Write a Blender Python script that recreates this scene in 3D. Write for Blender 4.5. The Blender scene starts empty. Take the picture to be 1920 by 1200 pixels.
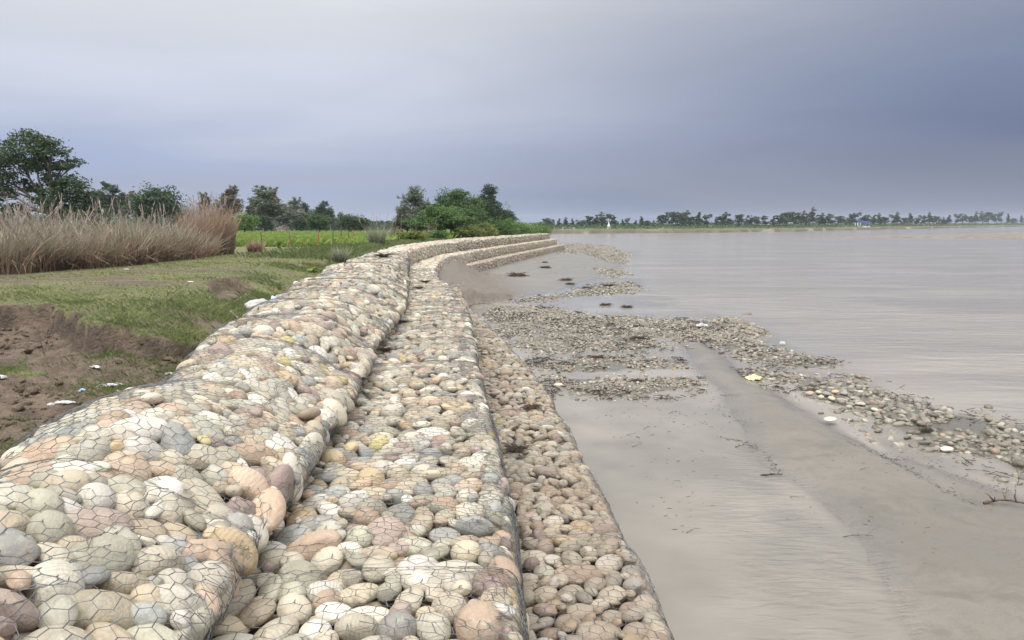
import bpy, math, random
import numpy as np
from mathutils import Vector, Matrix

# ------------------------------------------------------------------ camera, world, sun, exposure
S = bpy.context.scene
COL = S.collection
rng = np.random.default_rng(7)
random.seed(7)
F = 1397.0; HZ = 419.0; CH = 4.7
TH = math.atan((600 - HZ) / F)
cam_d = bpy.data.cameras.new('camera'); cam = bpy.data.objects.new('camera', cam_d); COL.objects.link(cam)
cam.location = (0, 0, CH); cam.rotation_euler = (math.pi / 2 - TH, 0, 0)
cam_d.sensor_width = 36.0; cam_d.lens = 36.0 * F / 1920.0
cam_d.clip_start = 0.05; cam_d.clip_end = 9000
S.camera = cam
S.view_settings.view_transform = 'Standard'; S.view_settings.look = 'None'
S.view_settings.gamma = 1; S.view_settings.use_curve_mapping = False
S.view_settings.exposure = 0.06
S.cycles.max_bounces = 6; S.cycles.transparent_max_bounces = 8
S.cycles.volume_bounces = 0

SUN_EL, SUN_AZ = math.radians(52), math.radians(200)     # high and behind the camera, veiled by cloud
W = bpy.data.worlds.new('World'); S.world = W; W.use_nodes = True
nt = W.node_tree; nt.nodes.clear()
def N(tree, typ, **kw):
    n = tree.nodes.new(typ)
    for k, v in kw.items(): setattr(n, k, v)
    return n
def LK(tree, a, b): tree.links.new(a, b)
def math_n(tree, op, a, b=None, c=None, clamp=False):
    n = N(tree, 'ShaderNodeMath', operation=op, use_clamp=clamp)
    for i, q in enumerate((a, b, c)):
        if q is None: continue
        if isinstance(q, (int, float)): n.inputs[i].default_value = q
        else: LK(tree, q, n.inputs[i])
    return n.outputs[0]
def maprange(tree, v, a, b, c=0.0, d=1.0, interp='SMOOTHSTEP'):
    n = N(tree, 'ShaderNodeMapRange', interpolation_type=interp)
    LK(tree, v, n.inputs[0])
    for i, q in enumerate((a, b, c, d)): n.inputs[i + 1].default_value = q
    return n.outputs[0]
def mixc(tree, f, a, b, mode='MIX'):
    n = N(tree, 'ShaderNodeMix', data_type='RGBA', blend_type=mode)
    if isinstance(f, (int, float)): n.inputs[0].default_value = f
    else: LK(tree, f, n.inputs[0])
    for s, q in ((n.inputs[6], a), (n.inputs[7], b)):
        if isinstance(q, (tuple, list)): s.default_value = (*q[:3], 1)
        else: LK(tree, q, s)
    return n.outputs[2]
def noise(tree, vec, scale, detail=4, rough=.55, dist=0.0):
    n = N(tree, 'ShaderNodeTexNoise'); n.inputs['Scale'].default_value = scale
    n.inputs['Detail'].default_value = detail; n.inputs['Roughness'].default_value = rough
    n.inputs['Distortion'].default_value = dist
    if vec is not None: LK(tree, vec, n.inputs['Vector'])
    return n
def ramp(tree, fac, stops, interp='LINEAR'):
    n = N(tree, 'ShaderNodeValToRGB'); cr = n.color_ramp; cr.interpolation = interp
    while len(cr.elements) < len(stops): cr.elements.new(.5)
    for e, (p, c) in zip(cr.elements, stops): e.position = p; e.color = (*c, 1)
    LK(tree, fac, n.inputs[0]); return n.outputs[0]

sky = N(nt, 'ShaderNodeTexSky', sky_type='NISHITA'); sky.sun_disc = False
sky.sun_elevation = SUN_EL; sky.sun_rotation = SUN_AZ
tc = N(nt, 'ShaderNodeTexCoord'); sep = N(nt, 'ShaderNodeSeparateXYZ'); LK(nt, tc.outputs['Generated'], sep.inputs[0])
dx, dy, dz = sep.outputs
mp = N(nt, 'ShaderNodeMapping'); mp.inputs['Scale'].default_value = (1.2, 1.2, 7.0)
mp.inputs['Rotation'].default_value = (0, math.radians(-7), 0)
LK(nt, tc.outputs['Generated'], mp.inputs[0])
cn = noise(nt, mp.outputs[0], 1.6, 5, .5, .35).outputs[0]
el = math_n(nt, 'ADD', dz, math_n(nt, 'MULTIPLY', math_n(nt, 'SUBTRACT', cn, .5), .10))
left = ramp(nt, el, [(0, (.35, .41, .53)), (.04, (.36, .42, .58)), (.08, (.40, .47, .67)), (.14, (.60, .645, .77)), (.26, (.74, .765, .82)), (.55, (1.45, 1.45, 1.45)), (1, (2.7, 2.66, 2.58))])
right = ramp(nt, el, [(0, (.105, .15, .275)), (.04, (.115, .155, .285)), (.09, (.14, .175, .30)), (.17, (.19, .23, .35)), (.30, (.34, .37, .46)), (.55, (1.3, 1.3, 1.35)), (1, (2.7, 2.66, 2.58))])
az = maprange(nt, dx, -.30, .58)
az2 = math_n(nt, 'MULTIPLY', az, maprange(nt, dy, -.3, .5))
back = maprange(nt, dy, .2, -.7, 1.0, 1.45)
cl = mixc(nt, az2, left, right)
warm = math_n(nt, 'MULTIPLY', maprange(nt, noise(nt, mp.outputs[0], .9, 2, .5).outputs[0], .5, .62), maprange(nt, el, .16, .03))
cl = mixc(nt, math_n(nt, 'MULTIPLY', warm, .35), cl, (.40, .40, .43))
wisp = maprange(nt, noise(nt, mp.outputs[0], 2.1, 4, .45, .4).outputs[0], .3, .7, .96, 1.04)
cl = mixc(nt, 1.0, cl, wisp, 'MULTIPLY')
cl = mixc(nt, 1.0, cl, back, 'MULTIPLY')
bg1 = N(nt, 'ShaderNodeBackground'); LK(nt, sky.outputs[0], bg1.inputs[0]); bg1.inputs[1].default_value = .05
bg2 = N(nt, 'ShaderNodeBackground'); LK(nt, cl, bg2.inputs[0]); bg2.inputs[1].default_value = 1.0
mx = N(nt, 'ShaderNodeMixShader'); mx.inputs[0].default_value = .93
LK(nt, bg1.outputs[0], mx.inputs[1]); LK(nt, bg2.outputs[0], mx.inputs[2])
LK(nt, mx.outputs[0], N(nt, 'ShaderNodeOutputWorld').inputs[0])

sd = bpy.data.lights.new('sun', 'SUN'); sd.energy = 1.5; sd.angle = math.radians(12); sd.color = (1, .96, .9)
sun = bpy.data.objects.new('sun', sd); COL.objects.link(sun); sun.location = (0, -20, 40)
sv = Vector((math.sin(SUN_AZ) * math.cos(SUN_EL), math.cos(SUN_AZ) * math.cos(SUN_EL), math.sin(SUN_EL)))
sun.rotation_euler = sv.to_track_quat('Z', 'Y').to_euler()

# ------------------------------------------------------------------ helpers
def px2w(px, py, z=0.0):
    "a point of the place, at height z, that a survey of the photograph puts at this pixel"
    x = px - 960; y = 600 - py
    fy = F * math.cos(TH) + y * math.sin(TH); fz = -F * math.sin(TH) + y * math.cos(TH)
    t = (z - CH) / fz
    return x * t, fy * t
def at_y(px, Y): return (px - 960) / F * Y * 1.0
def xat(px, py_ground, z):
    x, y = px2w(px, py_ground, z); return x, y

_perm = np.random.default_rng(99).random((256, 256))
def vnoise(x, y):
    xi = np.floor(x).astype(int); yi = np.floor(y).astype(int); fx = x - xi; fy = y - yi
    fx = fx * fx * (3 - 2 * fx); fy = fy * fy * (3 - 2 * fy)
    g = lambda a, b: _perm[a & 255, b & 255]
    return (g(xi, yi) * (1 - fx) + g(xi + 1, yi) * fx) * (1 - fy) + (g(xi, yi + 1) * (1 - fx) + g(xi + 1, yi + 1) * fx) * fy
def fbm(x, y, s=1.0, o=4, seed=0):
    x = np.asarray(x, float) * s + seed * 17.3; y = np.asarray(y, float) * s + seed * 9.7
    a = .5; r = 0; t = 0
    for i in range(o):
        r = r + a * vnoise(x, y); t += a; a *= .5; x = x * 2.03 + 5.1; y = y * 2.03 + 3.7
    return r / t - .5
def sst(x, a, b):
    t = np.clip((np.asarray(x, float) - a) / (b - a), 0, 1); return t * t * (3 - 2 * t)

def mesh_np(name, V, Fc, mat=None, attrs=None, smooth=True):
    "V (n,3); Fc (m,k) array or a list of such arrays"
    me = bpy.data.meshes.new(name)
    Fl = Fc if isinstance(Fc, list) else [Fc]
    V = np.ascontiguousarray(V, dtype=np.float32)
    me.vertices.add(len(V)); me.vertices.foreach_set('co', V.ravel())
    loops = np.concatenate([f.ravel() for f in Fl]).astype(np.int32)
    tot = np.concatenate([np.full(len(f), f.shape[1]) for f in Fl]).astype(np.int32)
    st = np.concatenate([[0], np.cumsum(tot)[:-1]]).astype(np.int32)
    me.loops.add(len(loops)); me.loops.foreach_set('vertex_index', loops)
    me.polygons.add(len(tot)); me.polygons.foreach_set('loop_start', st); me.polygons.foreach_set('loop_total', tot)
    me.polygons.foreach_set('use_smooth', np.full(len(tot), smooth))
    for k, a in (attrs or {}).items():
        at = me.attributes.new(k, 'FLOAT', 'POINT'); at.data.foreach_set('value', np.ascontiguousarray(a, dtype=np.float32))
    me.update(calc_edges=True)
    if mat: me.materials.append(mat)
    return me
def link(name, me, parent=None, loc=None):
    o = bpy.data.objects.new(name, me); COL.objects.link(o)
    if parent: o.parent = parent
    if loc is not None: o.location = loc
    return o
def tag(o, label=None, cat=None, group=None, kind=None):
    for k, v in (('label', label), ('category', cat), ('group', group), ('kind', kind)):
        if v: o[k] = v
    return o
def thing(name, label, cat, loc=(0, 0, 0), rz=0, group=None, scale=None):
    o = bpy.data.objects.new(name, None); COL.objects.link(o); o.location = loc; o.rotation_euler = (0, 0, rz)
    if scale: o.scale = scale
    o.empty_display_size = .2
    return tag(o, label, cat, group)
def join_parts(parts):
    "parts: list of (V, F) -> one V, F (same face size)"
    Vs, Fs, n = [], [], 0
    for v, f in parts: Vs.append(v); Fs.append(f + n); n += len(v)
    return np.concatenate(Vs), np.concatenate(Fs)

# ---- materials
def new_mat(name):
    m = bpy.data.materials.new(name); m.use_nodes = True; t = m.node_tree
    b = t.nodes['Principled BSDF']; return m, t, b
def bump(t, b, h, strength=.3, dist=.02):
    n = N(t, 'ShaderNodeBump'); n.inputs['Strength'].default_value = strength; n.inputs['Distance'].default_value = dist
    LK(t, h, n.inputs['Height']); LK(t, n.outputs[0], b.inputs['Normal']); return n
def geo_pos(t): return N(t, 'ShaderNodeNewGeometry').outputs['Position']
def attr(t, name): return N(t, 'ShaderNodeAttribute', attribute_name=name).outputs['Fac']

STONE_RAMP = [(0, (.43, .36, .26)), (.09, (.35, .335, .26)), (.18, (.49, .44, .345)), (.27, (.36, .265, .195)), (.31, (.40, .365, .29)), (.40, (.54, .50, .42)),
              (.47, (.44, .32, .225)), (.50, (.27, .265, .245)), (.56, (.43, .375, .275)), (.64, (.47, .36, .215)), (.67, (.35, .275, .235)), (.71, (.42, .41, .34)),
              (.80, (.29, .30, .285)), (.85, (.46, .35, .255)), (.89, (.62, .59, .53)), (.95, (.27, .20, .18)), (.99, (.42, .37, .16))]
WET_RAMP = [(0, (.13, .13, .10)), (.12, (.18, .176, .14)), (.24, (.10, .10, .08)), (.36, (.27, .26, .21)), (.46, (.165, .14, .11)), (.54, (.125, .125, .105)), (.66, (.19, .185, .145)), (.78, (.08, .08, .068)), (.88, (.27, .19, .135)), (.94, (.38, .36, .31))]
def stone_mat(name, src, mud=0.0, wet=False):
    m, t, b = new_mat(name)
    if src == 'object': r = N(t, 'ShaderNodeObjectInfo').outputs['Random']
    else: r = attr(t, 'tone')
    tcn = N(t, 'ShaderNodeTexCoord').outputs['Object'] if src == 'object' else geo_pos(t)
    off = N(t, 'ShaderNodeVectorMath', operation='ADD'); LK(t, tcn, off.inputs[0])
    cmb = N(t, 'ShaderNodeCombineXYZ'); k = math_n(t, 'MULTIPLY', r, 91.0)
    LK(t, k, cmb.inputs[0]); LK(t, k, cmb.inputs[1]); LK(t, cmb.outputs[0], off.inputs[1])
    sc = 1.0 if src == 'object' else 8.0
    vec = off.outputs[0]
    c = ramp(t, r, WET_RAMP if wet else STONE_RAMP, 'CONSTANT')
    n1 = noise(t, vec, 1.6 * sc, 6, .62, .5).outputs[0]
    n2 = noise(t, vec, 9 * sc, 3, .6).outputs[0]
    c = mixc(t, maprange(t, n1, .50, .74, 0, .45), c, (.20, .17, .13) if wet else (.50, .40, .28))
    c = mixc(t, maprange(t, n1, .46, .28, 0, .45), c, (.28, .27, .22) if wet else (.60, .57, .49))
    k2 = math_n(t, 'FRACT', math_n(t, 'MULTIPLY', r, 37.0))                      # some stones are banded
    wv = N(t, 'ShaderNodeTexWave'); wv.inputs['Scale'].default_value = 1.4 * sc; wv.inputs['Distortion'].default_value = 5; wv.inputs['Detail'].default_value = 3
    LK(t, vec, wv.inputs['Vector'])
    vein = math_n(t, 'MULTIPLY', maprange(t, k2, .78, .85), maprange(t, wv.outputs['Fac'], .55, .95, 0, .35))
    c = mixc(t, vein, c, (.26, .19, .15))
    c = mixc(t, maprange(t, n2, .3, .7, 0, .35), c, mixc(t, .5, c, (.16, .14, .11)))
    br = math_n(t, 'ADD', math_n(t, 'MULTIPLY', math_n(t, 'FRACT', math_n(t, 'MULTIPLY', r, 173.0)), .45), .86)
    c = mixc(t, 1.0, c, br, 'MULTIPLY')
    if mud:
        gn = noise(t, geo_pos(t), 1.3, 5, .6).outputs[0]
        c = mixc(t, maprange(t, gn, .3, .75, mud * .55, min(1, mud * 1.5)), c, (.21, .155, .11))
    LK(t, c, b.inputs['Base Color'])
    b.inputs['Roughness'].default_value = .3 if wet else .62
    hb = math_n(t, 'ADD', n1, math_n(t, 'MULTIPLY', n2, .35))
    bump(t, b, hb, .28, .35 if src == 'object' else .03)
    return m
M = {}
M['stone'] = stone_mat('stone_dry', 'object', .05)
M['stone_low'] = stone_mat('stone_silty', 'object', .5)
M['inner'] = stone_mat('stone_inner_shade', 'attr', .62)  # browned darker: the shade of the crevices is put into the colour
M['pebble_far'] = stone_mat('stone_far_mass', 'attr', .22)
M['pebble'] = stone_mat('stone_dry_mass', 'attr', .08)
M['pebble_low'] = stone_mat('stone_silty_mass', 'attr', .5)
M['pebble_wet'] = stone_mat('stone_wet_mass', 'attr', .22, True)
M['stone_wet'] = stone_mat('stone_wet', 'object', .2, True)
def plain(name, col, rough=.7, metal=0, n=0.0, ns=5, col2=None, coord='obj'):
    m, t, b = new_mat(name)
    b.inputs['Roughness'].default_value = rough; b.inputs['Metallic'].default_value = metal
    if n:
        v = geo_pos(t); nn = noise(t, v, ns, 5, .6).outputs[0]
        c = mixc(t, maprange(t, nn, .3, .7), col, col2 or tuple(x * .6 for x in col))
        LK(t, c, b.inputs['Base Color']); bump(t, b, nn, n, .02)
    else: b.inputs['Base Color'].default_value = (*col, 1)
    return m
M['stone_pale'] = plain('pale_river_stone', (.56, .52, .43), .6, 0, .25, 9, (.44, .40, .33))
M['wire'] = plain('galvanised_wire', (.22, .235, .245), .5, .35, .05, 6, (.10, .09, .08))
M['core'] = plain('packed_silt', (.10, .08, .06), .95, 0, .5, 8)
M['bark'] = plain('bark', (.13, .10, .08), .9, 0, .6, 6, (.06, .05, .04))
M['palebark'] = plain('pale_bark', (.30, .27, .22), .85, 0, .4, 4, (.16, .13, .10))
M['twig'] = plain('wet_twig', (.075, .055, .04), .7, 0, .5, 14, (.035, .028, .022))
M['root'] = plain('dry_root', (.16, .10, .07), .85, 0, .5, 12, (.06, .04, .03))
M['white'] = plain('white_paint', (.78, .77, .74), .7, 0, .05, 1, (.66, .64, .6))
M['blue'] = plain('blue_paint', (.10, .18, .45), .6)
M['plastic'] = plain('crumpled_plastic', (.58, .60, .61), .35, 0, .5, 13, (.30, .29, .26))
M['sack'] = plain('woven_sack', (.47, .47, .46), .7, 0, .5, 7, (.36, .35, .34))
M['bluefilm'] = plain('printed_blue_film', (.16, .38, .68), .35, 0, .3, 12, (.68, .72, .76))
M['yellowfilm'] = plain('yellow_film', (.72, .68, .30), .4, 0, .2, 9, (.6, .5, .35))
M['post'] = plain('weathered_post', (.13, .10, .075), .9, 0, .4, 8)
M['redpost'] = plain('red_brown_stake', (.34, .13, .08), .8, 0, .3, 8)
M['roofm'] = plain('tin_roof', (.30, .14, .12), .6)
M['concrete'] = plain('pale_concrete', (.5, .48, .45), .85, 0, .2, 3)

def leaf_mat(name, c1, c2, trans=.25, hue=.0, grad=None):
    m, t, b = new_mat(name)
    r = N(t, 'ShaderNodeObjectInfo').outputs['Random']
    nn = noise(t, geo_pos(t), .55, 3, .6).outputs[0]
    a = attr(t, 'tone')
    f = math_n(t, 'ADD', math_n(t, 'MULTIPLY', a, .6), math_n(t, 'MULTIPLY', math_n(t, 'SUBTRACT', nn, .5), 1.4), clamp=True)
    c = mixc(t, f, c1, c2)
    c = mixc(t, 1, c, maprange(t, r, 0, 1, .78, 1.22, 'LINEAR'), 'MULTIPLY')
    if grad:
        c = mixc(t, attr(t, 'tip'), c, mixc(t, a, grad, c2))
    LK(t, c, b.inputs['Base Color']); b.inputs['Roughness'].default_value = .6
    tr = N(t, 'ShaderNodeBsdfTranslucent'); LK(t, c, tr.inputs[0])
    ms = N(t, 'ShaderNodeMixShader'); ms.inputs[0].default_value = trans
    LK(t, b.outputs[0], ms.inputs[1]); LK(t, tr.outputs[0], ms.inputs[2])
    LK(t, ms.outputs[0], t.nodes['Material Output'].inputs[0])
    return m
M['leaf_dark'] = leaf_mat('leaf_dark', (.032, .06, .026), (.085, .135, .055))
M['leaf_big'] = leaf_mat('leaf_big_tree', (.026, .05, .022), (.085, .125, .05))
M['leaf_mid'] = leaf_mat('leaf_mid', (.04, .085, .024), (.12, .20, .06))
M['leaf_bright'] = leaf_mat('leaf_bright', (.07, .145, .03), (.18, .30, .085))
M['leaf_grey'] = leaf_mat('leaf_grey', (.10, .125, .08), (.23, .26, .17))
M['leaf_rust'] = leaf_mat('leaf_rust', (.12, .115, .075), (.24, .22, .14))
M['leaf_far'] = leaf_mat('leaf_far', (.045, .075, .045), (.12, .17, .09))
M['leaf_yellow'] = leaf_mat('leaf_yellow', (.12, .165, .025), (.29, .35, .07))
M['leaf_olive'] = leaf_mat('leaf_olive', (.09, .125, .028), (.25, .29, .08))
M['turf'] = leaf_mat('turf_blade', (.12, .145, .045), (.27, .285, .11), .2)
M['turf_green'] = leaf_mat('turf_green_blade', (.10, .135, .04), (.20, .25, .09), .2)
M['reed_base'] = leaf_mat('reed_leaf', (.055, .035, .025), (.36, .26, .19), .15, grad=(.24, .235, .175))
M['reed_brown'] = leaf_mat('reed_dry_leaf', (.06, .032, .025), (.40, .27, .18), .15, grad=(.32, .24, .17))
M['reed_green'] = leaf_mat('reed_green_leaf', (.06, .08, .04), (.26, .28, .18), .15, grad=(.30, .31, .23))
M['plume'] = leaf_mat('reed_plume', (.33, .26, .235), (.52, .44, .40), .3)
M['crop'] = leaf_mat('crop_leaf', (.13, .20, .035), (.27, .34, .075), .3)

# ------------------------------------------------------------------ wall survey (all as functions of distance Y)
def itp(pts):
    a = np.array(pts); return lambda y: np.interp(y, a[:, 0], a[:, 1])
xback = itp([(1, -3.95), (5.4, -4.0), (9, -4.25), (12, -4.8), (16, -5.5), (22, -6.4), (34, -8.0), (57, -9.2), (70, -8.7), (86, -6.9), (134, 4.4)])
xcrest = itp([(1, -3.25), (5.4, -3.36), (8, -3.5), (13, -3.62), (21, -4.4), (32, -5.2), (41, -6.3), (49, -7.15), (57, -7.35), (65, -7.2), (86, -3.9), (134, 5.4)])
xbase = itp([(1, -1.8), (6, -2.05), (8.5, -2.2), (12, -2.45), (15, -2.8), (20, -3.05), (27.6, -3.95), (35, -5.0), (47, -6.6), (57, -6.75), (66, -6.3), (89, -2.2), (115, 3.2), (134, 7.0)])
xe2 = itp([(1, .15), (6, -.03), (8, -.13), (11.2, -.44), (17, -.9), (23, -1.35), (31.6, -2.65), (40, -4.1), (48, -4.95), (55, -5.35), (62, -5.35), (73, -3.9), (90, -.8), (115, 4.4), (134, 8.2)])
xe3 = itp([(1, 1.7), (6, 1.45), (8, 1.38), (10.3, 1.2), (14, .96), (16.6, .73), (20, .33), (25, -.49), (32, -1.75), (36.5, -2.4), (45, -3.2), (60, -4.4), (66, -4.16), (73, -2.75), (90, .4), (115, 5.6), (134, 9.6)])
YS = np.arange(1.0, 134.0, .1)
MP = 64
def chaikin(P, n=2):
    for _ in range(n):
        Q = P[:, :-1] * .75 + P[:, 1:] * .25; R = P[:, :-1] * .25 + P[:, 1:] * .75
        mid = np.empty((P.shape[0], Q.shape[1] * 2, 2)); mid[:, 0::2] = Q; mid[:, 1::2] = R
        P = np.concatenate([P[:, :1], mid, P[:, -1:]], 1)
    return P
BND = [2.5, 5.5, 8.5, 11.5, 14.5, 17.5, 20.5, 23.5, 26.5]
FARB = {1: [26.5, 46, 72, 100, 133], 2: [26.5, 46, 72, 100, 133], 3: [26.5, 45.0, 64, 98, 133]}
def build_table(tier):
    y = YS; k = 0 * y
    near = 1 - sst(y, 30, 50)
    if tier == 1:
        xb, xc, xs = xback(y), xcrest(y), xbase(y)
        pts = [(xb - .25, 2.2 + k), (xb - .12, 2.72 + k), (xb + .05, 2.93 + k), (xc, 3.0 + k),
               (xc + (xs - xc) * (.55 - .05 * near), 3.0 - .22 * near), (xs - .05 - .25 * near, 2.99 - .44 * near), (xs + .03 + .0 * near, 2.93 - .52 * near), (xs + .05 + .06 * near, 2.35 - .05 * near), (xs - .10 * near, 2.02 + k), (xs - .18, 1.86 + k)]
    elif tier == 2:
        xs, xe = xbase(y), xe2(y)
        pts = [(xs - .4, 1.9 + k), (xs, 1.97 + k), ((xs + xe) / 2, 2.02 + k), (xe - .06, 2.01 + k), (xe + .03, 1.93 + k), (xe + .08, 1.45 + k), (xe + .02, 1.0 + k), (xe - .1, .85 + k)]
    else:
        xe, x3 = xe2(y), xe3(y)
        pts = [(xe - .3, .9 + k), (xe, .97 + k), ((xe + x3) / 2, 1.02 + k), (x3 - .06, 1.01 + k), (x3 + .02, .93 + k), (x3 + .08, .5 + k), (x3 + .08, 0 * y), (x3 + .05, -.35 + k)]
    P = np.stack([np.stack([np.broadcast_to(a, y.shape), np.broadcast_to(b, y.shape)], -1) for a, b in pts], 1)
    P = chaikin(P, 2)
    d = np.sqrt((np.diff(P, axis=1) ** 2).sum(-1)); s = np.concatenate([np.zeros((len(y), 1)), np.cumsum(d, 1)], 1)
    Lm = s[:, -1]
    T = np.empty((len(y), MP, 3)); q = np.linspace(0, 1, MP)
    for i in range(len(y)):
        T[i, :, 0] = np.interp(q * Lm[i], s[i], P[i, :, 0]); T[i, :, 2] = np.interp(q * Lm[i], s[i], P[i, :, 1]); T[i, :, 1] = y[i]
    def normals(T):
        n = np.cross(np.gradient(T, axis=0), np.gradient(T, axis=1)); n /= np.linalg.norm(n, axis=-1, keepdims=True) + 1e-9
        return -n
    n = normals(T)
    if n[100, 30, 2] < 0: n = -n
    # baskets bulge between their joints; the whole surface is lumpy
    b = np.array([-.5] + BND + FARB[tier][1:])
    b = np.array(BND[:1] + BND[1:] + list(np.arange(29.5, 134, 3)))
    j = np.clip(np.searchsorted(b, y) - 1, 0, len(b) - 2); fr = (y - b[j]) / (b[j + 1] - b[j])
    pil = (np.abs(np.sin(np.pi * np.clip(fr, 0, 1))) ** .45 - .75) * (.085 if tier == 1 else .035) * (.5 + _perm[j % 256, 7])
    yy, vv = np.meshgrid(y, q * 3, indexing='ij')
    lump = fbm(yy, vv, .55, 3, tier) * .34 * (1.0 if tier == 1 else .45) * (1 - .5 * sst(yy, 30, 60))
    T = T + n * (pil[:, None] + lump)[..., None]
    n = normals(T)
    if n[100, 30, 2] < 0: n = -n
    return T, n, float(Lm[20:500].mean())
TAB = {t: build_table(t) for t in (1, 2, 3)}
def surf(tier, Y, v):
    "position and normal at distance Y and normalised v in 0..1"
    T, n, L = TAB[tier]
    a = np.clip((np.asarray(Y) - YS[0]) / .1, 0, len(YS) - 1.001); b = np.clip(np.asarray(v) * (MP - 1), 0, MP - 1.001)
    i = a.astype(int); j = b.astype(int); fa = (a - i)[..., None]; fb = (b - j)[..., None]
    def g(Q): return (Q[i, j] * (1 - fb) + Q[i, j + 1] * fb) * (1 - fa) + (Q[i + 1, j] * (1 - fb) + Q[i + 1, j + 1] * fb) * fa
    p = g(T); m = g(n); m /= np.linalg.norm(m, axis=-1, keepdims=True)
    return p, m

# ------------------------------------------------------------------ stones
def ico(sub):
    t = (1 + 5 ** .5) / 2
    V = [(-1, t, 0), (1, t, 0), (-1, -t, 0), (1, -t, 0), (0, -1, t), (0, 1, t), (0, -1, -t), (0, 1, -t), (t, 0, -1), (t, 0, 1), (-t, 0, -1), (-t, 0, 1)]
    Fc = [(0, 11, 5), (0, 5, 1), (0, 1, 7), (0, 7, 10), (0, 10, 11), (1, 5, 9), (5, 11, 4), (11, 10, 2), (10, 7, 6), (7, 1, 8), (3, 9, 4), (3, 4, 2), (3, 2, 6), (3, 6, 8), (3, 8, 9), (4, 9, 5), (2, 4, 11), (6, 2, 10), (8, 6, 7), (9, 8, 1)]
    V = [np.array(v, float) / np.linalg.norm(v) for v in V]
    for _ in range(sub):
        mid = {}; G = []
        def m(a, b):
            k = (min(a, b), max(a, b))
            if k not in mid:
                p = V[a] + V[b]; V.append(p / np.linalg.norm(p)); mid[k] = len(V) - 1
            return mid[k]
        for a, b, c in Fc:
            x, y, z = m(a, b), m(b, c), m(c, a); G += [(a, x, z), (b, y, x), (c, z, y), (x, y, z)]
        Fc = G
    return np.array(V), np.array(Fc)
ICO = {s: ico(s) for s in (0, 1, 2, 3)}
def pebble(sub, seed):
    r = np.random.default_rng(1000 + seed); V, Fc = ICO[sub]; V = V.copy()
    U = V.copy(); rad = np.ones(len(V))
    for _ in range(5):                                                   # broad soft lobes
        d = r.normal(size=3); d /= np.linalg.norm(d); rad += r.uniform(-.10, .13) * np.clip(U @ d, 0, 1) ** 2
    ncut = r.integers(0, 4) if seed % 4 else r.integers(4, 7)
    V = V * rad[:, None]
    for _ in range(ncut):                                                # worn flats
        d = r.normal(size=3); d /= np.linalg.norm(d); h = V @ d; lim = r.uniform(.80, .97)
        V -= np.clip(h - lim, 0, None)[:, None] * d * r.uniform(.7, .95)
    if sub == 3:
        ph = r.uniform(0, 6, 3); V *= (1 + .012 * np.sin(V[:, 0] * 9 + ph[0]) * np.sin(V[:, 1] * 8 + ph[1]) * np.sin(V[:, 2] * 10 + ph[2]))[:, None]
    ax = np.array([r.uniform(1.1, 1.5), r.uniform(.82, 1.02), r.uniform(.50, .78)])
    if seed % 7 == 0: ax = np.array([1.6, .85, .62])
    if seed % 5 == 0: ax = np.array([1.05, 1.0, .8])
    return V * ax, Fc
NP = 26
PEB = {s: [pebble(s, i) for i in range(NP)] for s in (0, 1, 2, 3)}
STM = {s: {k: [mesh_np('stone', *PEB[s][i], mat=M[k]) for i in range(NP)] for k in ('stone', 'stone_low', 'stone_wet', 'stone_pale')} for s in (2, 3)}

def pack(w, h, sizes, k=.80, tries=9000, r=None, periodic=False):
    "dart throwing, large stones first; -> arrays u, v, radius"
    r = r or rng; P = np.empty((0, 3)); rr = np.sort(r.choice(sizes, tries))[::-1]
    U = r.uniform(0, w, tries); V = r.uniform(0, h, tries); out = np.zeros((6000, 3)); n = 0
    for a, b, c in zip(U, V, rr):
        if n:
            du = np.abs(out[:n, 0] - a); dv = np.abs(out[:n, 1] - b)
            if periodic: du = np.minimum(du, w - du); dv = np.minimum(dv, h - dv)
            if (du * du + dv * dv < (k * (out[:n, 2] + c)) ** 2).any(): continue
        out[n] = (a, b, c); n += 1
        if n >= 6000: break
    return out[:n]
SIZES = np.concatenate([rng.uniform(.125, .18, 40), rng.uniform(.09, .13, 900), rng.uniform(.062, .095, 1500), rng.uniform(.045, .062, 700)])
TILE = pack(6.0, 4.4, SIZES, .80, 22000, periodic=True)

def rotz(a):
    c, s = np.cos(a), np.sin(a); o = np.zeros((len(a), 3, 3)); o[:, 0, 0] = c; o[:, 0, 1] = -s; o[:, 1, 0] = s; o[:, 1, 1] = c; o[:, 2, 2] = 1; return o
def rotx(a):
    c, s = np.cos(a), np.sin(a); o = np.zeros((len(a), 3, 3)); o[:, 1, 1] = c; o[:, 1, 2] = -s; o[:, 2, 1] = s; o[:, 2, 2] = c; o[:, 0, 0] = 1; return o
def stone_frames(p, n, rad, tilt=.32, th=None, sink=.55):
    "rotation matrices and centres for stones lying under the surface points p with normals n"
    m = len(p)
    t = np.cross(np.broadcast_to([0., 1., 0.], n.shape), n); t /= np.linalg.norm(t, axis=1, keepdims=True) + 1e-9
    s = np.cross(n, t)
    B = np.stack([t, s, n], -1)
    th = rng.normal(0, .75, m) if th is None else th
    R = B @ rotz(th) @ rotx(rng.normal(0, tilt, m)) @ rotz(rng.uniform(0, 6.3, m) * .0) 
    # a tilt about the second axis too
    a = rng.normal(0, tilt * .8, m); c, q = np.cos(a), np.sin(a); Ry = np.zeros((m, 3, 3)); Ry[:, 0, 0] = c; Ry[:, 0, 2] = q; Ry[:, 2, 0] = -q; Ry[:, 2, 2] = c; Ry[:, 1, 1] = 1
    R = R @ Ry
    pop = np.where(rng.random(m) < .22, rng.uniform(.012, .045, m), 0); ctr = p - n * (rad * sink + rng.uniform(-.015, .03, m) - pop)[:, None]
    return R, ctr
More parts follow.
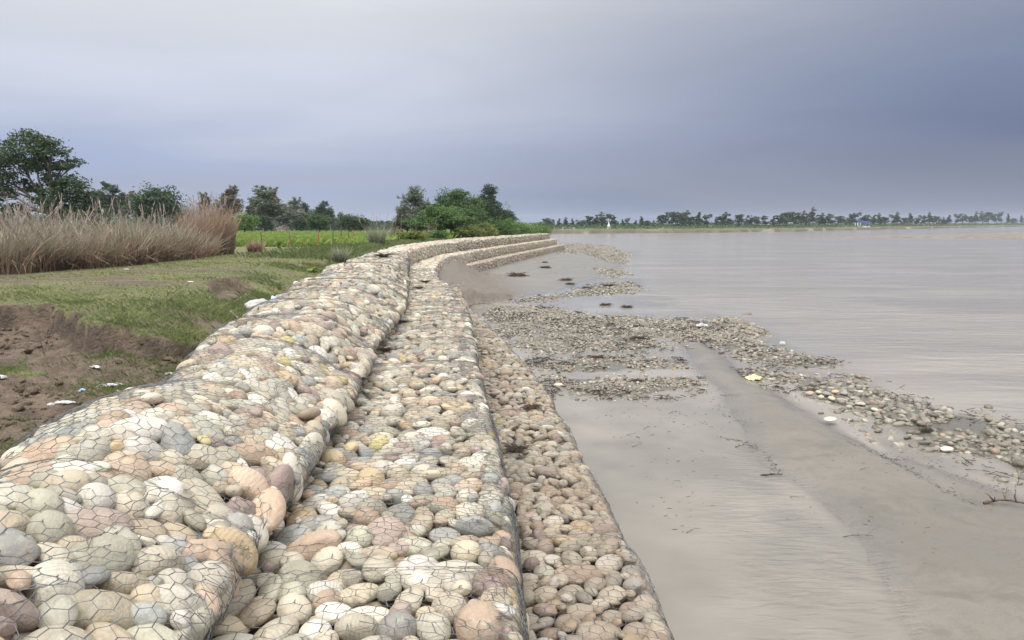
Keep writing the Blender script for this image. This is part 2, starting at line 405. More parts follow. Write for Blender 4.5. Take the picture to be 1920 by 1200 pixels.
def stones_joined(sub, R, ctr, rad, tone=None):
    "one mesh of many stones"
    idx = rng.integers(0, NP, len(rad)); V0, F0 = PEB[sub][0]; nv = len(V0)
    base = np.stack([PEB[sub][i][0] for i in range(NP)])
    V = np.einsum('mij,mvj->mvi', R, base[idx] * rad[:, None, None]) + ctr[:, None]
    Fc = (F0[None] + (np.arange(len(rad)) * nv)[:, None, None]).reshape(-1, 3)
    tone = rng.random(len(rad)) if tone is None else tone
    return V.reshape(-1, 3), Fc, np.repeat(tone, nv)

# height of the stones above the surface, per tier, for draping the net
GR = .025
HF = {}
def hf_init(tier, y1):
    L = TAB[tier][2]; HF[tier] = [np.full((int((y1 - 2) / GR) + 2, int(L / GR) + 2), -.12), L]
def hf_splat(tier, Y, v, rad, h):
    A, L = HF[tier]
    for y, q, r, hh in zip(Y, v * L, rad, h):
        r = r * 1.12
        i0, i1 = max(0, int((y - r - 2) / GR)), min(A.shape[0], int((y + r - 2) / GR) + 2)
        j0, j1 = max(0, int((q - r) / GR)), min(A.shape[1], int((q + r) / GR) + 2)
        if i1 <= i0 or j1 <= j0: continue
        ii = (np.arange(i0, i1) * GR + 2 - y)[:, None]; jj = (np.arange(j0, j1) * GR - q)[None]
        d = 1 - (ii * ii + jj * jj) / (r * r)
        A[i0:i1, j0:j1] = np.maximum(A[i0:i1, j0:j1], np.where(d > 0, hh + r * .62 * np.sqrt(np.clip(d, 0, 1)), -1))
NETY = 46.0
for t in (1, 2, 3): hf_init(t, NETY)

# ------------------------------------------------------------------ gabion baskets
ORD = ['nearest', 'second nearest', 'third nearest', 'fourth nearest', 'fifth nearest', 'sixth nearest', 'seventh nearest', 'eighth nearest']
TNAME = {1: 'top tier', 2: 'middle tier', 3: 'lowest tier'}
EXTRA = {1: ['large tan boulders beside the muddy hollow', 'beside plastic litter on the mud', 'with big round tan stones bulging through its mesh',
             'slumped crest past a tangled wire joint', 'beside the white sack on the grassy bank', 'with bulging pinkish cobbles on its face', 'where the wall starts to bend left', 'just before the wall smooths into the distance'],
         2: ['flat top of big loose river stones', 'flat top with wide pale slabs and yellow cobbles', 'with one creased band of wire across', 'with round ochre stones near its outer edge',
             'running beside the dark rubbish in the corner', 'with small pale stones tightly packed', 'flat top of greyish stones', 'with dark scraps lying just beyond it'],
         3: ['silty brown stones beside the still pool', 'holding brown cobbles beside the pool', 'with the dark root clump near its edge', 'where dried roots lie on brown stones',
             'beside the stone mattresses in the shallows', 'narrowing strip of tan cobbles', 'strip of small stones beside wet mud', 'thin strip of stones just short of the mud mound']}
def add_core(tier, y0, y1, parent, step=.4):
    ys = np.arange(y0, y1 + 1e-6, step); q = np.linspace(0, 1, 22)
    yy, vv = np.meshgrid(ys, q, indexing='ij'); p, n = surf(tier, yy, vv); p = p - n * .19
    a, b = yy.shape; idx = np.arange(a * b).reshape(a, b)
    Fc = np.stack([idx[:-1, :-1], idx[1:, :-1], idx[1:, 1:], idx[:-1, 1:]], -1).reshape(-1, 4)
    V = p.reshape(-1, 3)
    # close underneath so that the fill is a solid body
    low = V.reshape(a, b, 3)
    ends = []
    for k in (0, a - 1):
        c = low[k].mean(0); ends.append(c)
    V = np.concatenate([V, np.array(ends)]); nb = a * b
    tri = [(idx[0, j], idx[0, j + 1], nb) for j in range(b - 1)] + [(idx[-1, j + 1], idx[-1, j], nb + 1) for j in range(b - 1)]
    link('silt_fill', mesh_np('silt_fill', V, [Fc, np.array(tri)], M['core']), parent)

BASKETS = {}
for tier in (1, 2, 3):
    L = TAB[tier][2]
    for bi in range(len(BND) - 1):
        y0, y1 = BND[bi], BND[bi + 1]
        p0, _ = surf(tier, np.array([(y0 + y1) / 2]), np.array([.5]))
        label = f"{ORD[bi]} {TNAME[tier]} gabion basket, {EXTRA[tier][bi]}"
        root = thing('gabion_basket', label, 'gabion', group=f'wire gabion baskets of the {TNAME[tier]}')
        BASKETS[(tier, bi)] = root
        sizes = SIZES * (1.10 if tier == 1 else (.96 if tier == 2 else .84)) * (1.06 if bi < 2 else 1.02 if bi == 2 else .97)
        P = pack(y1 - y0, L, sizes, .87, 6500)
        Y = y0 + P[:, 0]; v = P[:, 1] / L; rad = P[:, 2]
        o = np.argsort(-rad); Y, v, rad = Y[o], v[o], rad[o]
        p, n = surf(tier, Y, v); R, ctr = stone_frames(p, n, rad)
        # loose surface: stones stick out unevenly
        hh = -rad * .55 * 1.0
        hf_splat(tier, Y, v, rad, hh)
        mk = 'stone_low' if tier == 3 else 'stone'
        sub = 3 if y0 < 11 else 2
        k = min(300, len(rad))
        for i in range(k):
            ob = link('stone', STM[sub][mk][int(rng.integers(0, NP))], root)
            Mx = Matrix(R[i].tolist()).to_4x4(); Mx.translation = Vector(ctr[i]); ob.matrix_local = Mx @ Matrix.Diagonal((rad[i], rad[i], rad[i], 1))
        parts = []
        if len(rad) > k: parts.append(stones_joined(1, R[k:], ctr[k:], rad[k:]))
        P2 = pack(y1 - y0, L, np.array([.12, .10, .13]), .80, 700)
        p, n = surf(tier, y0 + P2[:, 0], P2[:, 1] / L); R2, c2 = stone_frames(p - n * .13, n, P2[:, 2], .5)
        parts.append(stones_joined(1, R2, c2, P2[:, 2]))
        V, Fc = join_parts([(a, b) for a, b, _ in parts])
        tag(link('inner_stones', mesh_np('inner_stones', V, Fc, M['inner'], {'tone': np.concatenate([c for *_, c in parts])}), root), kind='stuff')
        add_core(tier, y0, y1, root)
    FL = {1: ['bend of pale stones past the grass tuft', 'curving face beyond the mud mound', 'straight grey face below the green shrubs', 'far end reaching the open river'],
          2: ['ledge narrowing around the bend', 'ledge curving above the mud mound', 'long straight ledge of grey stones', 'far end of the ledge by the river'],
          3: ['low strip ending at the mud mound', None, 'low face rising out of the mud flat', 'far low face by the river gravel']}
    fb = FARB[tier]
    for k in range(len(fb) - 1):
        if FL[tier][k] is None: continue
        y0, y1 = fb[k], fb[k + 1]
        root = thing('gabion_wall', f"far {TNAME[tier]} of the stone wall, {FL[tier][k]}", 'gabion wall', group=f'far stretches of the {TNAME[tier]}')
        BASKETS[(tier, 10 + k)] = root
        sub = 1 if y0 < 60 else 0
        Ys, vs, rs = [], [], []
        nt_ = int(math.ceil((y1 - y0) / 6.0))
        for m in range(nt_):
            sel = TILE[(TILE[:, 1] < L)]; a = y0 + m * 6 + sel[:, 0]; q = sel[:, 1] / L
            if m % 2: q = 1 - q
            kk = a < y1; Ys.append(a[kk]); vs.append(q[kk]); rs.append(sel[kk, 2])
        Y = np.concatenate(Ys); v = np.concatenate(vs); rad = np.concatenate(rs) * .95
        p, n = surf(tier, Y, v); R, ctr = stone_frames(p, n, rad)
        near = Y < NETY
        hf_splat(tier, Y[near], v[near], rad[near], -rad[near] * .55)
        V, Fc, tn = stones_joined(sub, R, ctr, rad)
        tag(link('stones', mesh_np('stones', V, Fc, M['pebble_low' if tier == 3 else 'pebble_far' if y0 > 60 else 'pebble'], {'tone': tn}), root), kind='stuff')
        add_core(tier, y0, y1, root, 1.0)

# ------------------------------------------------------------------ wire nets draped on the stones
def maxf(A, r):
    B = A.copy()
    for ax in (0, 1):
        C = B.copy()
        for k in range(1, r + 1):
            C = np.maximum(C, np.roll(B, k, ax)); C = np.maximum(C, np.roll(B, -k, ax))
        B = C
    return B
def blur(A, r):
    for _ in range(2):
        for ax in (0, 1):
            A = sum(np.roll(A, k, ax) for k in range(-r, r + 1)) / (2 * r + 1)
    return A
NETH = {}
for t in (1, 2, 3):
    A, L = HF[t]; NETH[t] = blur(maxf(A, 4), 4) 
def net_h(tier, Y, v):
    A = NETH[tier]; L = HF[tier][1]
    i = np.clip(((Y - 2) / GR).astype(int), 0, A.shape[0] - 1); j = np.clip((v * L / GR).astype(int), 0, A.shape[1] - 1)
    return A[i, j]
def prisms(P, Q, r, nside=3):
    d = Q - P; d /= np.linalg.norm(d, axis=1, keepdims=True) + 1e-9
    a = np.cross(d, np.array([.3, .5, .81])); a /= np.linalg.norm(a, axis=1, keepdims=True) + 1e-9; b = np.cross(d, a)
    r = np.broadcast_to(r, (len(P),))[:, None]
    V = []
    for k in range(nside):
        c, s = math.cos(2 * math.pi * k / nside), math.sin(2 * math.pi * k / nside); V.append(P + (a * c + b * s) * r)
    for k in range(nside):
        c, s = math.cos(2 * math.pi * k / nside), math.sin(2 * math.pi * k / nside); V.append(Q + (a * c + b * s) * r)
    V = np.stack(V, 1).reshape(-1, 3); base = (np.arange(len(P)) * 2 * nside)[:, None, None]
    Fc = np.array([[k, (k + 1) % nside, nside + (k + 1) % nside, nside + k] for k in range(nside)])[None] + base
    return V, Fc.reshape(-1, 4)
def hexnet(tier, y0, y1, q0=0.02, q1=.98, cell=.105, rr=.0017, lift=.012, jit=.012, seed=0, skew=0.0):
    r = np.random.default_rng(seed + tier * 100 + int(y0 * 10)); L = TAB[tier][2]
    hw, H, dzg = cell / 2, cell * .82, cell * .27
    K = int((q1 - q0) * L / hw) + 1; J = int((y1 - y0) / H) + 1
    k, j = np.meshgrid(np.arange(K), np.arange(J + 1), indexing='ij')
    Y = y0 + j * H + ((k + j) % 2) * dzg + r.normal(0, jit, k.shape) ; q = q0 * L + k * hw + r.normal(0, jit * .8, k.shape)
    # the net is pulled out of true
    q = q + .16 * fbm(Y, q, .9, 2, seed + 3) * 2; Y = Y + .22 * fbm(Y, q, .8, 2, seed + 5) * 2 + skew * q
    Y = np.clip(Y, y0, y1); vn = np.clip(q / L, 0.001, .999)
    p, n = surf(tier, Y, vn); h = net_h(tier, Y, vn) + lift + np.abs(fbm(Y, q, 2.1, 2, seed + 8)) * .05
    P = p + n * h[..., None]
    segs = []; rad = []
    segs.append((P[:-1, :].reshape(-1, 3), P[1:, :].reshape(-1, 3))); rad.append(np.full((K - 1) * (J + 1), rr))
    m = ((k + j) % 2 == 1)[:, :-1]
    segs.append((P[:, :-1][m], P[:, 1:][m])); rad.append(np.full(int(m.sum()), rr * 1.75))
    A = np.concatenate([s[0] for s in segs]); B = np.concatenate([s[1] for s in segs]); rad = np.concatenate(rad)
    ok = np.linalg.norm(A - B, axis=1) > .008
    return A[ok], B[ok], rad[ok]
def edge_wires(tier, y0, y1, vq, n_l=3, rr=.0032, spread=.03, seed=0):
    "bundled selvedge wires along an edge of the tier"
    out = []
    r = np.random.default_rng(seed)
    for _ in range(n_l):
        ys = np.arange(y0, y1 + .01, .12); q = np.full(len(ys), vq) + np.cumsum(r.normal(0, .004, len(ys))) * .5 + r.normal(0, spread / 3, len(ys))
        p, n = surf(tier, ys, np.clip(q, .01, .99)); P = p + n * (net_h(tier, ys, np.clip(q, .01, .99)) + .015 + r.uniform(0, .02, len(ys)))[:, None]
        out.append((P[:-1], P[1:], np.full(len(ys) - 1, rr)))
    return out
def joint_wires(tier, y, q0, q1, n_l=7, seed=0):
    out = []; r = np.random.default_rng(seed)
    for _ in range(n_l):
        q = np.linspace(q0, q1, 36); ys = y + r.normal(0, .06) + np.cumsum(r.normal(0, .014, 36))
        p, n = surf(tier, ys, q); P = p + n * (net_h(tier, ys, q) + .012 + np.abs(r.normal(0, .012, 36)))[:, None]
        out.append((P[:-1], P[1:], np.full(35, .0016)))
    return out
for tier in (1, 2, 3):
    spans = [(BND[i], BND[i + 1], (tier, i)) for i in range(len(BND) - 1)] + [(26.5, 45.0, (tier, 10))]
    eq = {1: .62, 2: .70, 3: .58}[tier]
    for y0, y1, key in spans:
        far = y0 > 26
        parts = [hexnet(tier, y0, y1, cell=.15 if y0 < 14 else .135, rr=.0024 if y0 < 9 else .0021, seed=1)]
        if tier < 3 and not far: parts.append(hexnet(tier, y0, y1, q0=.0 if tier == 1 else .3, q1=.36 if tier == 1 else .98, cell=.11 if tier == 1 else .16, rr=.0014, lift=.016, jit=.02, seed=2, skew=.15))
        parts += edge_wires(tier, y0, y1, eq, 5 if tier == 2 else 2, seed=int(y0 * 7) + tier)
        if tier == 1:                                                    # slack net gathered in the inner corner
            parts.append(hexnet(tier, y0, y1, q0=.80, q1=.985, cell=.085, rr=.0017, lift=.03, jit=.03, seed=6, skew=.4))
        if tier == 2:                                                    # lapped net along the outer edge
            parts.append(hexnet(tier, y0, y1, q0=.60, q1=.80, cell=.09, rr=.0017, lift=.026, jit=.026, seed=4, skew=.3))
        if not far: parts += joint_wires(tier, y1 - .02, .03, .95, 6 if tier == 1 else 3, seed=int(y1 * 3) + tier)
        A = np.concatenate([a for a, *_ in parts]); B = np.concatenate([b for _, b, _ in parts]); R_ = np.concatenate([c for *_, c in parts])
        V, Fc = prisms(A, B, R_)
        link('wire_mesh', mesh_np('wire_mesh', V, Fc, M['wire']), BASKETS[key])
# origins of the baskets at their base
bpy.context.view_layer.update()

# ------------------------------------------------------------------ polygon masks
def poly_w(pts, z=0.0): return np.array([px2w(a, b, z) for a, b in pts])
def sdf(P, x, y):
    "signed distance, positive inside"
    x = np.asarray(x, float); y = np.asarray(y, float); d = np.full(x.shape, 1e9); ins = np.zeros(x.shape, bool)
    for i in range(len(P)):
        a, b = P[i], P[(i + 1) % len(P)]; ex, ey = b - a
        t = np.clip(((x - a[0]) * ex + (y - a[1]) * ey) / (ex * ex + ey * ey + 1e-12), 0, 1)
        d = np.minimum(d, np.hypot(x - a[0] - t * ex, y - a[1] - t * ey))
        c = ((a[1] > y) != (b[1] > y)) & (x < (b[0] - a[0]) * (y - a[1]) / (b[1] - a[1] + 1e-12) + a[0]); ins ^= c
    return np.where(ins, d, -d)

# ------------------------------------------------------------------ left bank
def spaced(fine, growth=1.08, lo=-1800, hi=1800):
    "fine: (a, b, step) core; spacing grows outside"
    a, b, s = fine; core = np.arange(a, b + 1e-6, s); L_, R_ = [], []
    x, d = a, s
    while x > lo: d *= growth; x -= d; L_.append(x)
    x, d = b, s
    while x < hi: d *= growth; x += d; R_.append(x)
    return np.array(L_[::-1] + list(core) + R_)
HOLLOW = np.array([px2w(a, b, 2.95) for a, b in [(-300, 560), (-60, 572), (0, 576), (60, 573), (110, 580), (140, 598), (210, 603), (300, 606), (350, 603), (385, 596), (400, 612), (372, 640), (345, 668)]] + [(-3.6, 9.2), (-3.6, 1), (-14, 1)])
DIP2 = np.array([px2w(a, b, 2.95) for a, b in [(392, 533), (410, 523), (450, 519), (470, 528), (440, 545), (400, 550)]])
def bank_z(x, y):
    x = np.asarray(x, float); y = np.asarray(y, float)
    base = 3.0 - .8 * sst(y, 45, 200) + .10 * fbm(x, y, .12, 3, 1) * (y < 400)
    wob = .9 * fbm(x, y, .9, 3, 2) + .35 * fbm(x, y, 3.1, 2, 3)
    s = sdf(HOLLOW, x + wob * .5, y + wob)
    h = sst(s, -.03, .11)
    z = base - h * (.58 + .22 * fbm(x, y, .5, 3, 4)) - .10 * sst(s, .2, 2.5)
    z += h * (.30 * fbm(x, y, 1.1, 4, 5) + .20 * np.abs(fbm(x, y, 2.9, 3, 6)) + .12 * fbm(x, y, 6.5, 2, 26))
    s2 = sdf(DIP2, x + wob * .3, y + wob * .4); z -= .38 * sst(s2, -.05, .2)
    # the grassy shoulder falls towards the back of the wall
    dw = (xback(y)) - x
    z -= sst(dw, 2.6, -.2) * .62 * (1 - sst(y, 22, 40)) * (1 - h * .6) - .16 * fbm(x, y, 1.3, 3, 7) * sst(dw, 3, 0) * (1 - sst(y, 22, 40))
    z -= sst(dw, 1.5, -.2) * .2 * sst(y, 30, 40)
    z += (1 - h) * (.035 * fbm(x, y, 2.2, 3, 8)) * (y < 60)
    return z
def grass_mask(x, y):
    wob = .9 * fbm(x, y, .9, 3, 2) + .35 * fbm(x, y, 3.1, 2, 3)
    s = sdf(HOLLOW, x + wob * .5, y + wob); s2 = sdf(DIP2, x + wob * .3, y + wob * .4)
    g = 1 - np.maximum(sst(s, -.12, .05), sst(s2, -.1, .05) )
    g = np.maximum(g, sst(s, .3, .6) * sst(fbm(x, y, .55, 3, 11), .15, .22) * .8)
    bare = sst(fbm(x * .5, y, .42, 4, 12), .09, .2) * .7 + sst(fbm(x, y, 1.4, 3, 15), .10, .2) * .5 + sst(fbm(x, y, 4.0, 2, 16), .14, .25) * .4
    return np.clip(g - bare * (y < 45), 0, 1)
xs = spaced((-16, -2.8, .085), 1.07, -1600, -2.75)
xs = np.concatenate([xs[xs < -2.8], [-2.8, -2.0, -1, 0, 2, 4, 6, 7.5]])
ys = spaced((3.0, 27, .085), 1.035, 2.9, 1700); ys = np.concatenate([[0, 1.5], ys[ys >= 3.0]])
X, Y = np.meshgrid(xs, ys, indexing='ij')
Z = bank_z(X, Y)
edge = np.minimum((xcrest(Y) + xback(Y)) / 2 + .1, 99)
# past the wall's end the bank turns away from the river
edge = np.where(Y > 133, 5.0 - (Y - 133) * .8, edge)
Z = np.where(X > edge, np.minimum(Z, 2.2), Z); Z = np.where(X > edge + .8, -1.2, Z)
gm = grass_mask(X, Y)
wob = .9 * fbm(X, Y, .9, 3, 2) + .35 * fbm(X, Y, 3.1, 2, 3); sH = sdf(HOLLOW, X + wob * .5, Y + wob); scp = sst(sH, -.08, .0) * (1 - sst(sH, .10, .30)) * sst(fbm(X, Y, 1.1, 3, 17), -.14, .10) + .6 * sst(fbm(X, Y, 1.7, 3, 14), .14, .22) * (sH > 0)  # mask for undercut shade painted along the hollow's rim, plus random dark patches
idx = np.arange(X.size).reshape(X.shape)
Fc = np.stack([idx[:-1, :-1], idx[1:, :-1], idx[1:, 1:], idx[:-1, 1:]], -1)
keep = (X[:-1, :-1] < edge[:-1, :-1] + 1.2) & (Z[:-1, :-1] > -1.19)
m, t, b = new_mat('bank_soil_and_turf')
pos = geo_pos(t); g = attr(t, 'grass'); sc_ = attr(t, 'scarp_shade')
n1 = noise(t, pos, .45, 6, .6).outputs[0]; n2 = noise(t, pos, 3.0, 6, .65).outputs[0]; n3 = noise(t, pos, 14, 4, .65).outputs[0]
turf = mixc(t, maprange(t, n1, .3, .7), (.13, .16, .05), (.225, .225, .09))
turf = mixc(t, maprange(t, n2, .35, .75, 0, .6), turf, (.22, .19, .12))
turf = mixc(t, maprange(t, n3, .4, .7, 0, .5), turf, (.06, .065, .025))
mud = mixc(t, maprange(t, n2, .3, .7), (.20, .15, .11), (.095, .068, .048))
mud = mixc(t, maprange(t, n3, .45, .75, 0, .7), mud, (.09, .062, .045))
mud = mixc(t, maprange(t, n1, .52, .66, 0, .6), mud, (.22, .165, .12))
mud = mixc(t, math_n(t, 'MULTIPLY', sc_, .8), mud, (.060, .042, .032))  # shade under the ledge is put into the mud colour
gf = maprange(t, math_n(t, 'ADD', g, math_n(t, 'MULTIPLY', math_n(t, 'SUBTRACT', n3, .5), .9)), .35, .65)
LK(t, mixc(t, gf, mud, turf), b.inputs['Base Color']); b.inputs['Roughness'].default_value = .92
bump(t, b, math_n(t, 'ADD', n3, math_n(t, 'MULTIPLY', n2, 2.0)), 1.0, .10)
M['bank'] = m
gr_o = link('bank_ground', mesh_np('bank_ground', np.stack([X, Y, Z], -1).reshape(-1, 3), Fc[keep].reshape(-1, 4), m, {'grass': gm.ravel(), 'scarp_shade': np.clip(scp, 0, 1).ravel()}))
tag(gr_o, 'trampled grass and brown mud bank on the left of the stone wall', kind='structure')

# ------------------------------------------------------------------ riverbed, sandbar, mud mound
SAND = poly_w([(1262, 640), (1320, 640), (1360, 665), (1400, 702), (1460, 735), (1540, 782), (1620, 822), (1740, 868), (1920, 935), (2300, 1060), (2300, 1400), (1760, 1400), (1640, 1120), (1590, 1010), (1540, 960), (1470, 905), (1405, 868), (1375, 800), (1345, 740), (1300, 690)])
STRIP = poly_w([(1380, 690), (1480, 700), (1600, 710), (1700, 735), (1800, 765), (1920, 800), (2400, 900), (2400, 1100), (1920, 905), (1820, 860), (1700, 835), (1640, 800), (1560, 765), (1480, 735), (1400, 712)])
SPIT = poly_w([(1375, 612), (1440, 650), (1590, 680), (1560, 692), (1450, 690), (1370, 668), (1330, 650), (1300, 635), (1300, 612)])
ISLE = poly_w([(1338, 597), (1390, 601), (1440, 622), (1424, 632), (1372, 622)])
GRAV = poly_w([(905, 590), (940, 575), (1010, 572), (1090, 590), (1180, 592), (1280, 598), (1350, 612), (1390, 628), (1360, 640), (1250, 638), (1270, 655), (1200, 662), (1130, 655), (1060, 660), (1000, 668), (965, 655), (930, 620)])
MAT1 = poly_w([(985, 676), (1130, 670), (1260, 668), (1300, 690), (1200, 697), (1000, 702)])
MAT2 = poly_w([(1008, 708), (1180, 703), (1310, 702), (1340, 730), (1200, 752), (1060, 752), (1030, 730)])
FAR1 = poly_w([(1040, 458), (1090, 457), (1140, 461), (1180, 476), (1172, 496), (1140, 490), (1100, 476), (1040, 473)])
FAR2 = poly_w([(1125, 503), (1172, 503), (1176, 516), (1150, 522), (1120, 514)])
FAR3 = poly_w([(1060, 548), (1110, 534), (1185, 528), (1206, 540), (1170, 552), (1090, 557), (950, 575), (960, 560)])
FLAT = poly_w([(905, 505), (1020, 476), (1110, 478), (1170, 498), (1130, 520), (1060, 545), (960, 560), (900, 575), (880, 560)])
MOUND = np.array([(-12, 76), (-14, 60), (-13, 52), (-12, 44.5), (-5.2, 43.5), (-3.0, 42.6), (-1.7, 43.3), (-.3, 45.8), (.6, 49), (.2, 53), (-.6, 60), (-1.6, 68)])
GROOVE = poly_w([(1480, 722), (1560, 775), (1640, 838), (1720, 893), (1800, 938), (1850, 965)])
GRAVELS = [STRIP, SPIT, ISLE, GRAV, MAT1, MAT2, FAR1, FAR2, FAR3]
def bed_z(x, y):
    wob = fbm(x, y, .5, 3, 21) * 1.3 + fbm(x, y, 2.2, 2, 22) * .35
    big = fbm(x, y, .05, 3, 23)
    xw, yw = x + wob * .6, y + wob
    near_wall = x - xe3(np.clip(y, 1, 134))
    z = -.12 - .9 * sst(x, 14 + 0 * y, 60) 
    # a shelf of shallow mud between the wall and the river
    shelf = sst(sdf(poly_w([(800, 1500), (800, 560), (880, 470), (1200, 468), (1210, 540), (1440, 620), (1600, 690), (1780, 770), (2000, 820), (2700, 1000), (2700, 1500)]), xw, yw), -2.5, .8)
    z = z * (1 - shelf) + shelf * (-.022 + .062 * fbm(x, y, .35, 3, 24) + .02 * fbm(x, y, 2.0, 3, 37))
    s = sdf(SAND, xw * .5 + x * .5, yw * .5 + y * .5); z = np.maximum(z, -.04 + .17 * sst(s, -.5, 1.6) + .03 * fbm(x, y, .6, 2, 25) * sst(s, 0, 1))
    # the groove between sandbar and gravel strip, one low ridge along it
    for P, hgt, a in ((STRIP, .03, 1.0), (SPIT, .03, 1.0), (ISLE, .16, .5), (GRAV, .022, 1.4), (MAT1, .02, .7), (MAT2, .02, .7), (FAR1, .07, 2.), (FAR2, .07, 2.), (FAR3, .04, 2.)):
        s = sdf(P, x, y) if P is ISLE else sdf(P, xw, yw); z = np.maximum(z, -.06 + (hgt + .06) * sst(s, -a * .4, a) + .03 * fbm(x, y, 1.2, 2, 27) * sst(s, -.2, a))
    s = sdf(FLAT, xw, yw); z = np.maximum(z, -.05 + .09 * sst(s, -1, 1.5) + .03 * fbm(x, y, .4, 3, 28))
    s = sdf(MOUND, x + wob * .4, y + wob * .5)
    wd = np.clip((x - xe2(np.clip(y, 1, 134))) / 5.5, 0, 1)
    top = (1.05 + .35 * sst(y, 44, 58)) * (1 - wd) ** 1.1 + .16
    st = sst(s, -.15, .35 + 3.5 * sst(y, 46, 56))
    z = np.where(s > -.15, z + (np.maximum(top, z) - z) * st + st * (.45 * fbm(x, y, .7, 4, 29) + .22 * fbm(x, y, 2.2, 3, 30)), z)
    gd = np.full(x.shape, 9.)
    for a_, b_ in zip(GROOVE[:-1], GROOVE[1:]):
        e_ = b_ - a_; t_ = np.clip(((x - a_[0]) * e_[0] + (y - a_[1]) * e_[1]) / (e_ @ e_), 0, 1); gd = np.minimum(gd, np.hypot(x - a_[0] - t_ * e_[0], y - a_[1] - t_ * e_[1]))
    z = z - .05 * np.exp(-(gd + wob * .06) ** 2 / .03)
    # thin silt banked against the wall's foot
    z = np.maximum(z, (.03 + .12 * sst(y, 22, 40)) - .22 * np.clip(near_wall, 0, 9) / .9 + .05 * fbm(x, y, .8, 2, 31))
    return z
xs = spaced((-1, 14, .11), 1.04, -9, 70); ys = spaced((5, 30, .11), 1.028, 4.9, 420); ys = np.concatenate([[1, 2, 3, 4], ys[ys >= 5]])
X, Y = np.meshgrid(xs, ys, indexing='ij'); Z = bed_z(X, Y)
# current ripples where the thin water slides off the bar
RIP = poly_w([(1330, 850), (1420, 840), (1500, 900), (1600, 1010), (1700, 1200), (1500, 1400), (1330, 1200), (1300, 1020), (1290, 900)])
rm = sst(sdf(RIP, X + fbm(X, Y, .7, 2, 33), Y + fbm(X, Y, .7, 2, 34)), -.6, .7)
ph = (X * .25 + Y * 1.0) * 2 * np.pi / .26 + fbm(X, Y, .8, 3, 35) * 16
wet = np.clip(1 - Z / .10, 0, 1)
browner = sst(sdf(MOUND, X, Y), -2.0, .3)
grv = 0 * X
for P in GRAVELS: grv = np.maximum(grv, sst(sdf(P, X + .6 * (fbm(X, Y, .5, 3, 21) * 1.3 + fbm(X, Y, 2.2, 2, 22) * .35), Y + fbm(X, Y, .5, 3, 21) * 1.3 + fbm(X, Y, 2.2, 2, 22) * .35), -.5, .5))
xw = xe2(np.clip(Y, 1, 134)); keepv = X > xw - 2.2
idx = np.arange(X.size).reshape(X.shape); Fc = np.stack([idx[:-1, :-1], idx[1:, :-1], idx[1:, 1:], idx[:-1, 1:]], -1)
keep = keepv[1:, :-1] & keepv[1:, 1:]
m, t, b = new_mat('river_silt'); pos = geo_pos(t)
n1 = noise(t, pos, .35, 6, .6, .4).outputs[0]; n2 = noise(t, pos, 5, 5, .6).outputs[0]; n3 = noise(t, pos, 40, 3, .6).outputs[0]
c = mixc(t, maprange(t, n1, .35, .7), (.145, .134, .114), (.19, .174, .147))
c = mixc(t, maprange(t, n2, .45, .75, 0, .4), c, (.12, .105, .085))
n5 = noise(t, pos, 1.1, 5, .62, .8).outputs[0]; c = mixc(t, maprange(t, n5, .50, .68, 0, .5), c, (.10, .092, .078))
c = mixc(t, attr(t, 'brown'), c, mixc(t, maprange(t, n2, .3, .7), (.155, .127, .099), (.10, .082, .062)))
c = mixc(t, maprange(t, n3, .35, .7, 0, .25), c, (.10, .085, .07))
c = mixc(t, math_n(t, 'MULTIPLY', attr(t, 'gravel'), maprange(t, n2, .3, .6, .35, .9)), c, (.10, .092, .07))
LK(t, c, b.inputs['Base Color'])
LK(t, maprange(t, attr(t, 'wet'), 0, 1, .62, .22), b.inputs['Roughness'])
rp = N(t, 'ShaderNodeMapping'); rp.inputs['Scale'].default_value = (1.9, 7.5, 1); rp.inputs['Rotation'].default_value = (0, 0, math.radians(28)); LK(t, pos, rp.inputs[0])
rpn = math_n(t, 'MULTIPLY', noise(t, rp.outputs[0], .85, 2, .5, 1.1).outputs[0], attr(t, 'rip'))
bump(t, b, math_n(t, 'ADD', math_n(t, 'ADD', n2, math_n(t, 'MULTIPLY', n3, .4)), math_n(t, 'MULTIPLY', rpn, 4.0)), .4, .025)
tag(link('riverbed', mesh_np('riverbed', np.stack([X, Y, Z], -1).reshape(-1, 3), Fc[keep].reshape(-1, 4), m, {'wet': wet.ravel(), 'brown': browner.ravel(), 'gravel': grv.ravel(), 'rip': rm.ravel()})),
    'grey silt sandbar, mud flat and shallow bed beside the river', kind='structure')

# the river: one sheet at z = 0
xs = spaced((-1, 14, .09), 1.07, -9, 2600); ys = spaced((5, 24, .075), 1.04, 4.9, 3200); ys = np.concatenate([[.5, 2, 3.5], ys[ys >= 5]])
X, Y = np.meshgrid(xs, ys, indexing='ij')
rm = sst(sdf(RIP, X + fbm(X, Y, .7, 2, 33), Y + fbm(X, Y, .7, 2, 34)), -.5, .9)
ph = (X * .55 + Y) * 2 * np.pi / .26 + fbm(X, Y, .9, 3, 35) * 22
Z = rm * (.010 * np.sin(ph) * (Y < 24)) * (.5 + fbm(X, Y, 1.3, 2, 36)) + rm * .008
rip_shore = sst(X, 9.0 + 0 * Y, 15.0); flow = np.maximum(rip_shore, sst(Y, 28, 50) * sst(X, 5, 9))
depth = np.ones(X.shape); nm_ = (X > -8) & (X < 30) & (Y < 160); depth[nm_] = np.clip(-bed_z(X[nm_], Y[nm_]) / .035, 0, 1)
idx = np.arange(X.size).reshape(X.shape); Fc = np.stack([idx[:-1, :-1], idx[1:, :-1], idx[1:, 1:], idx[:-1, 1:]], -1)
keep = (X > np.where(Y < 134, xe2(np.clip(Y, 1, 134)) + .3, -400))[1:, 1:]
m, t, b = new_mat('turbid_river_water'); pos = geo_pos(t)
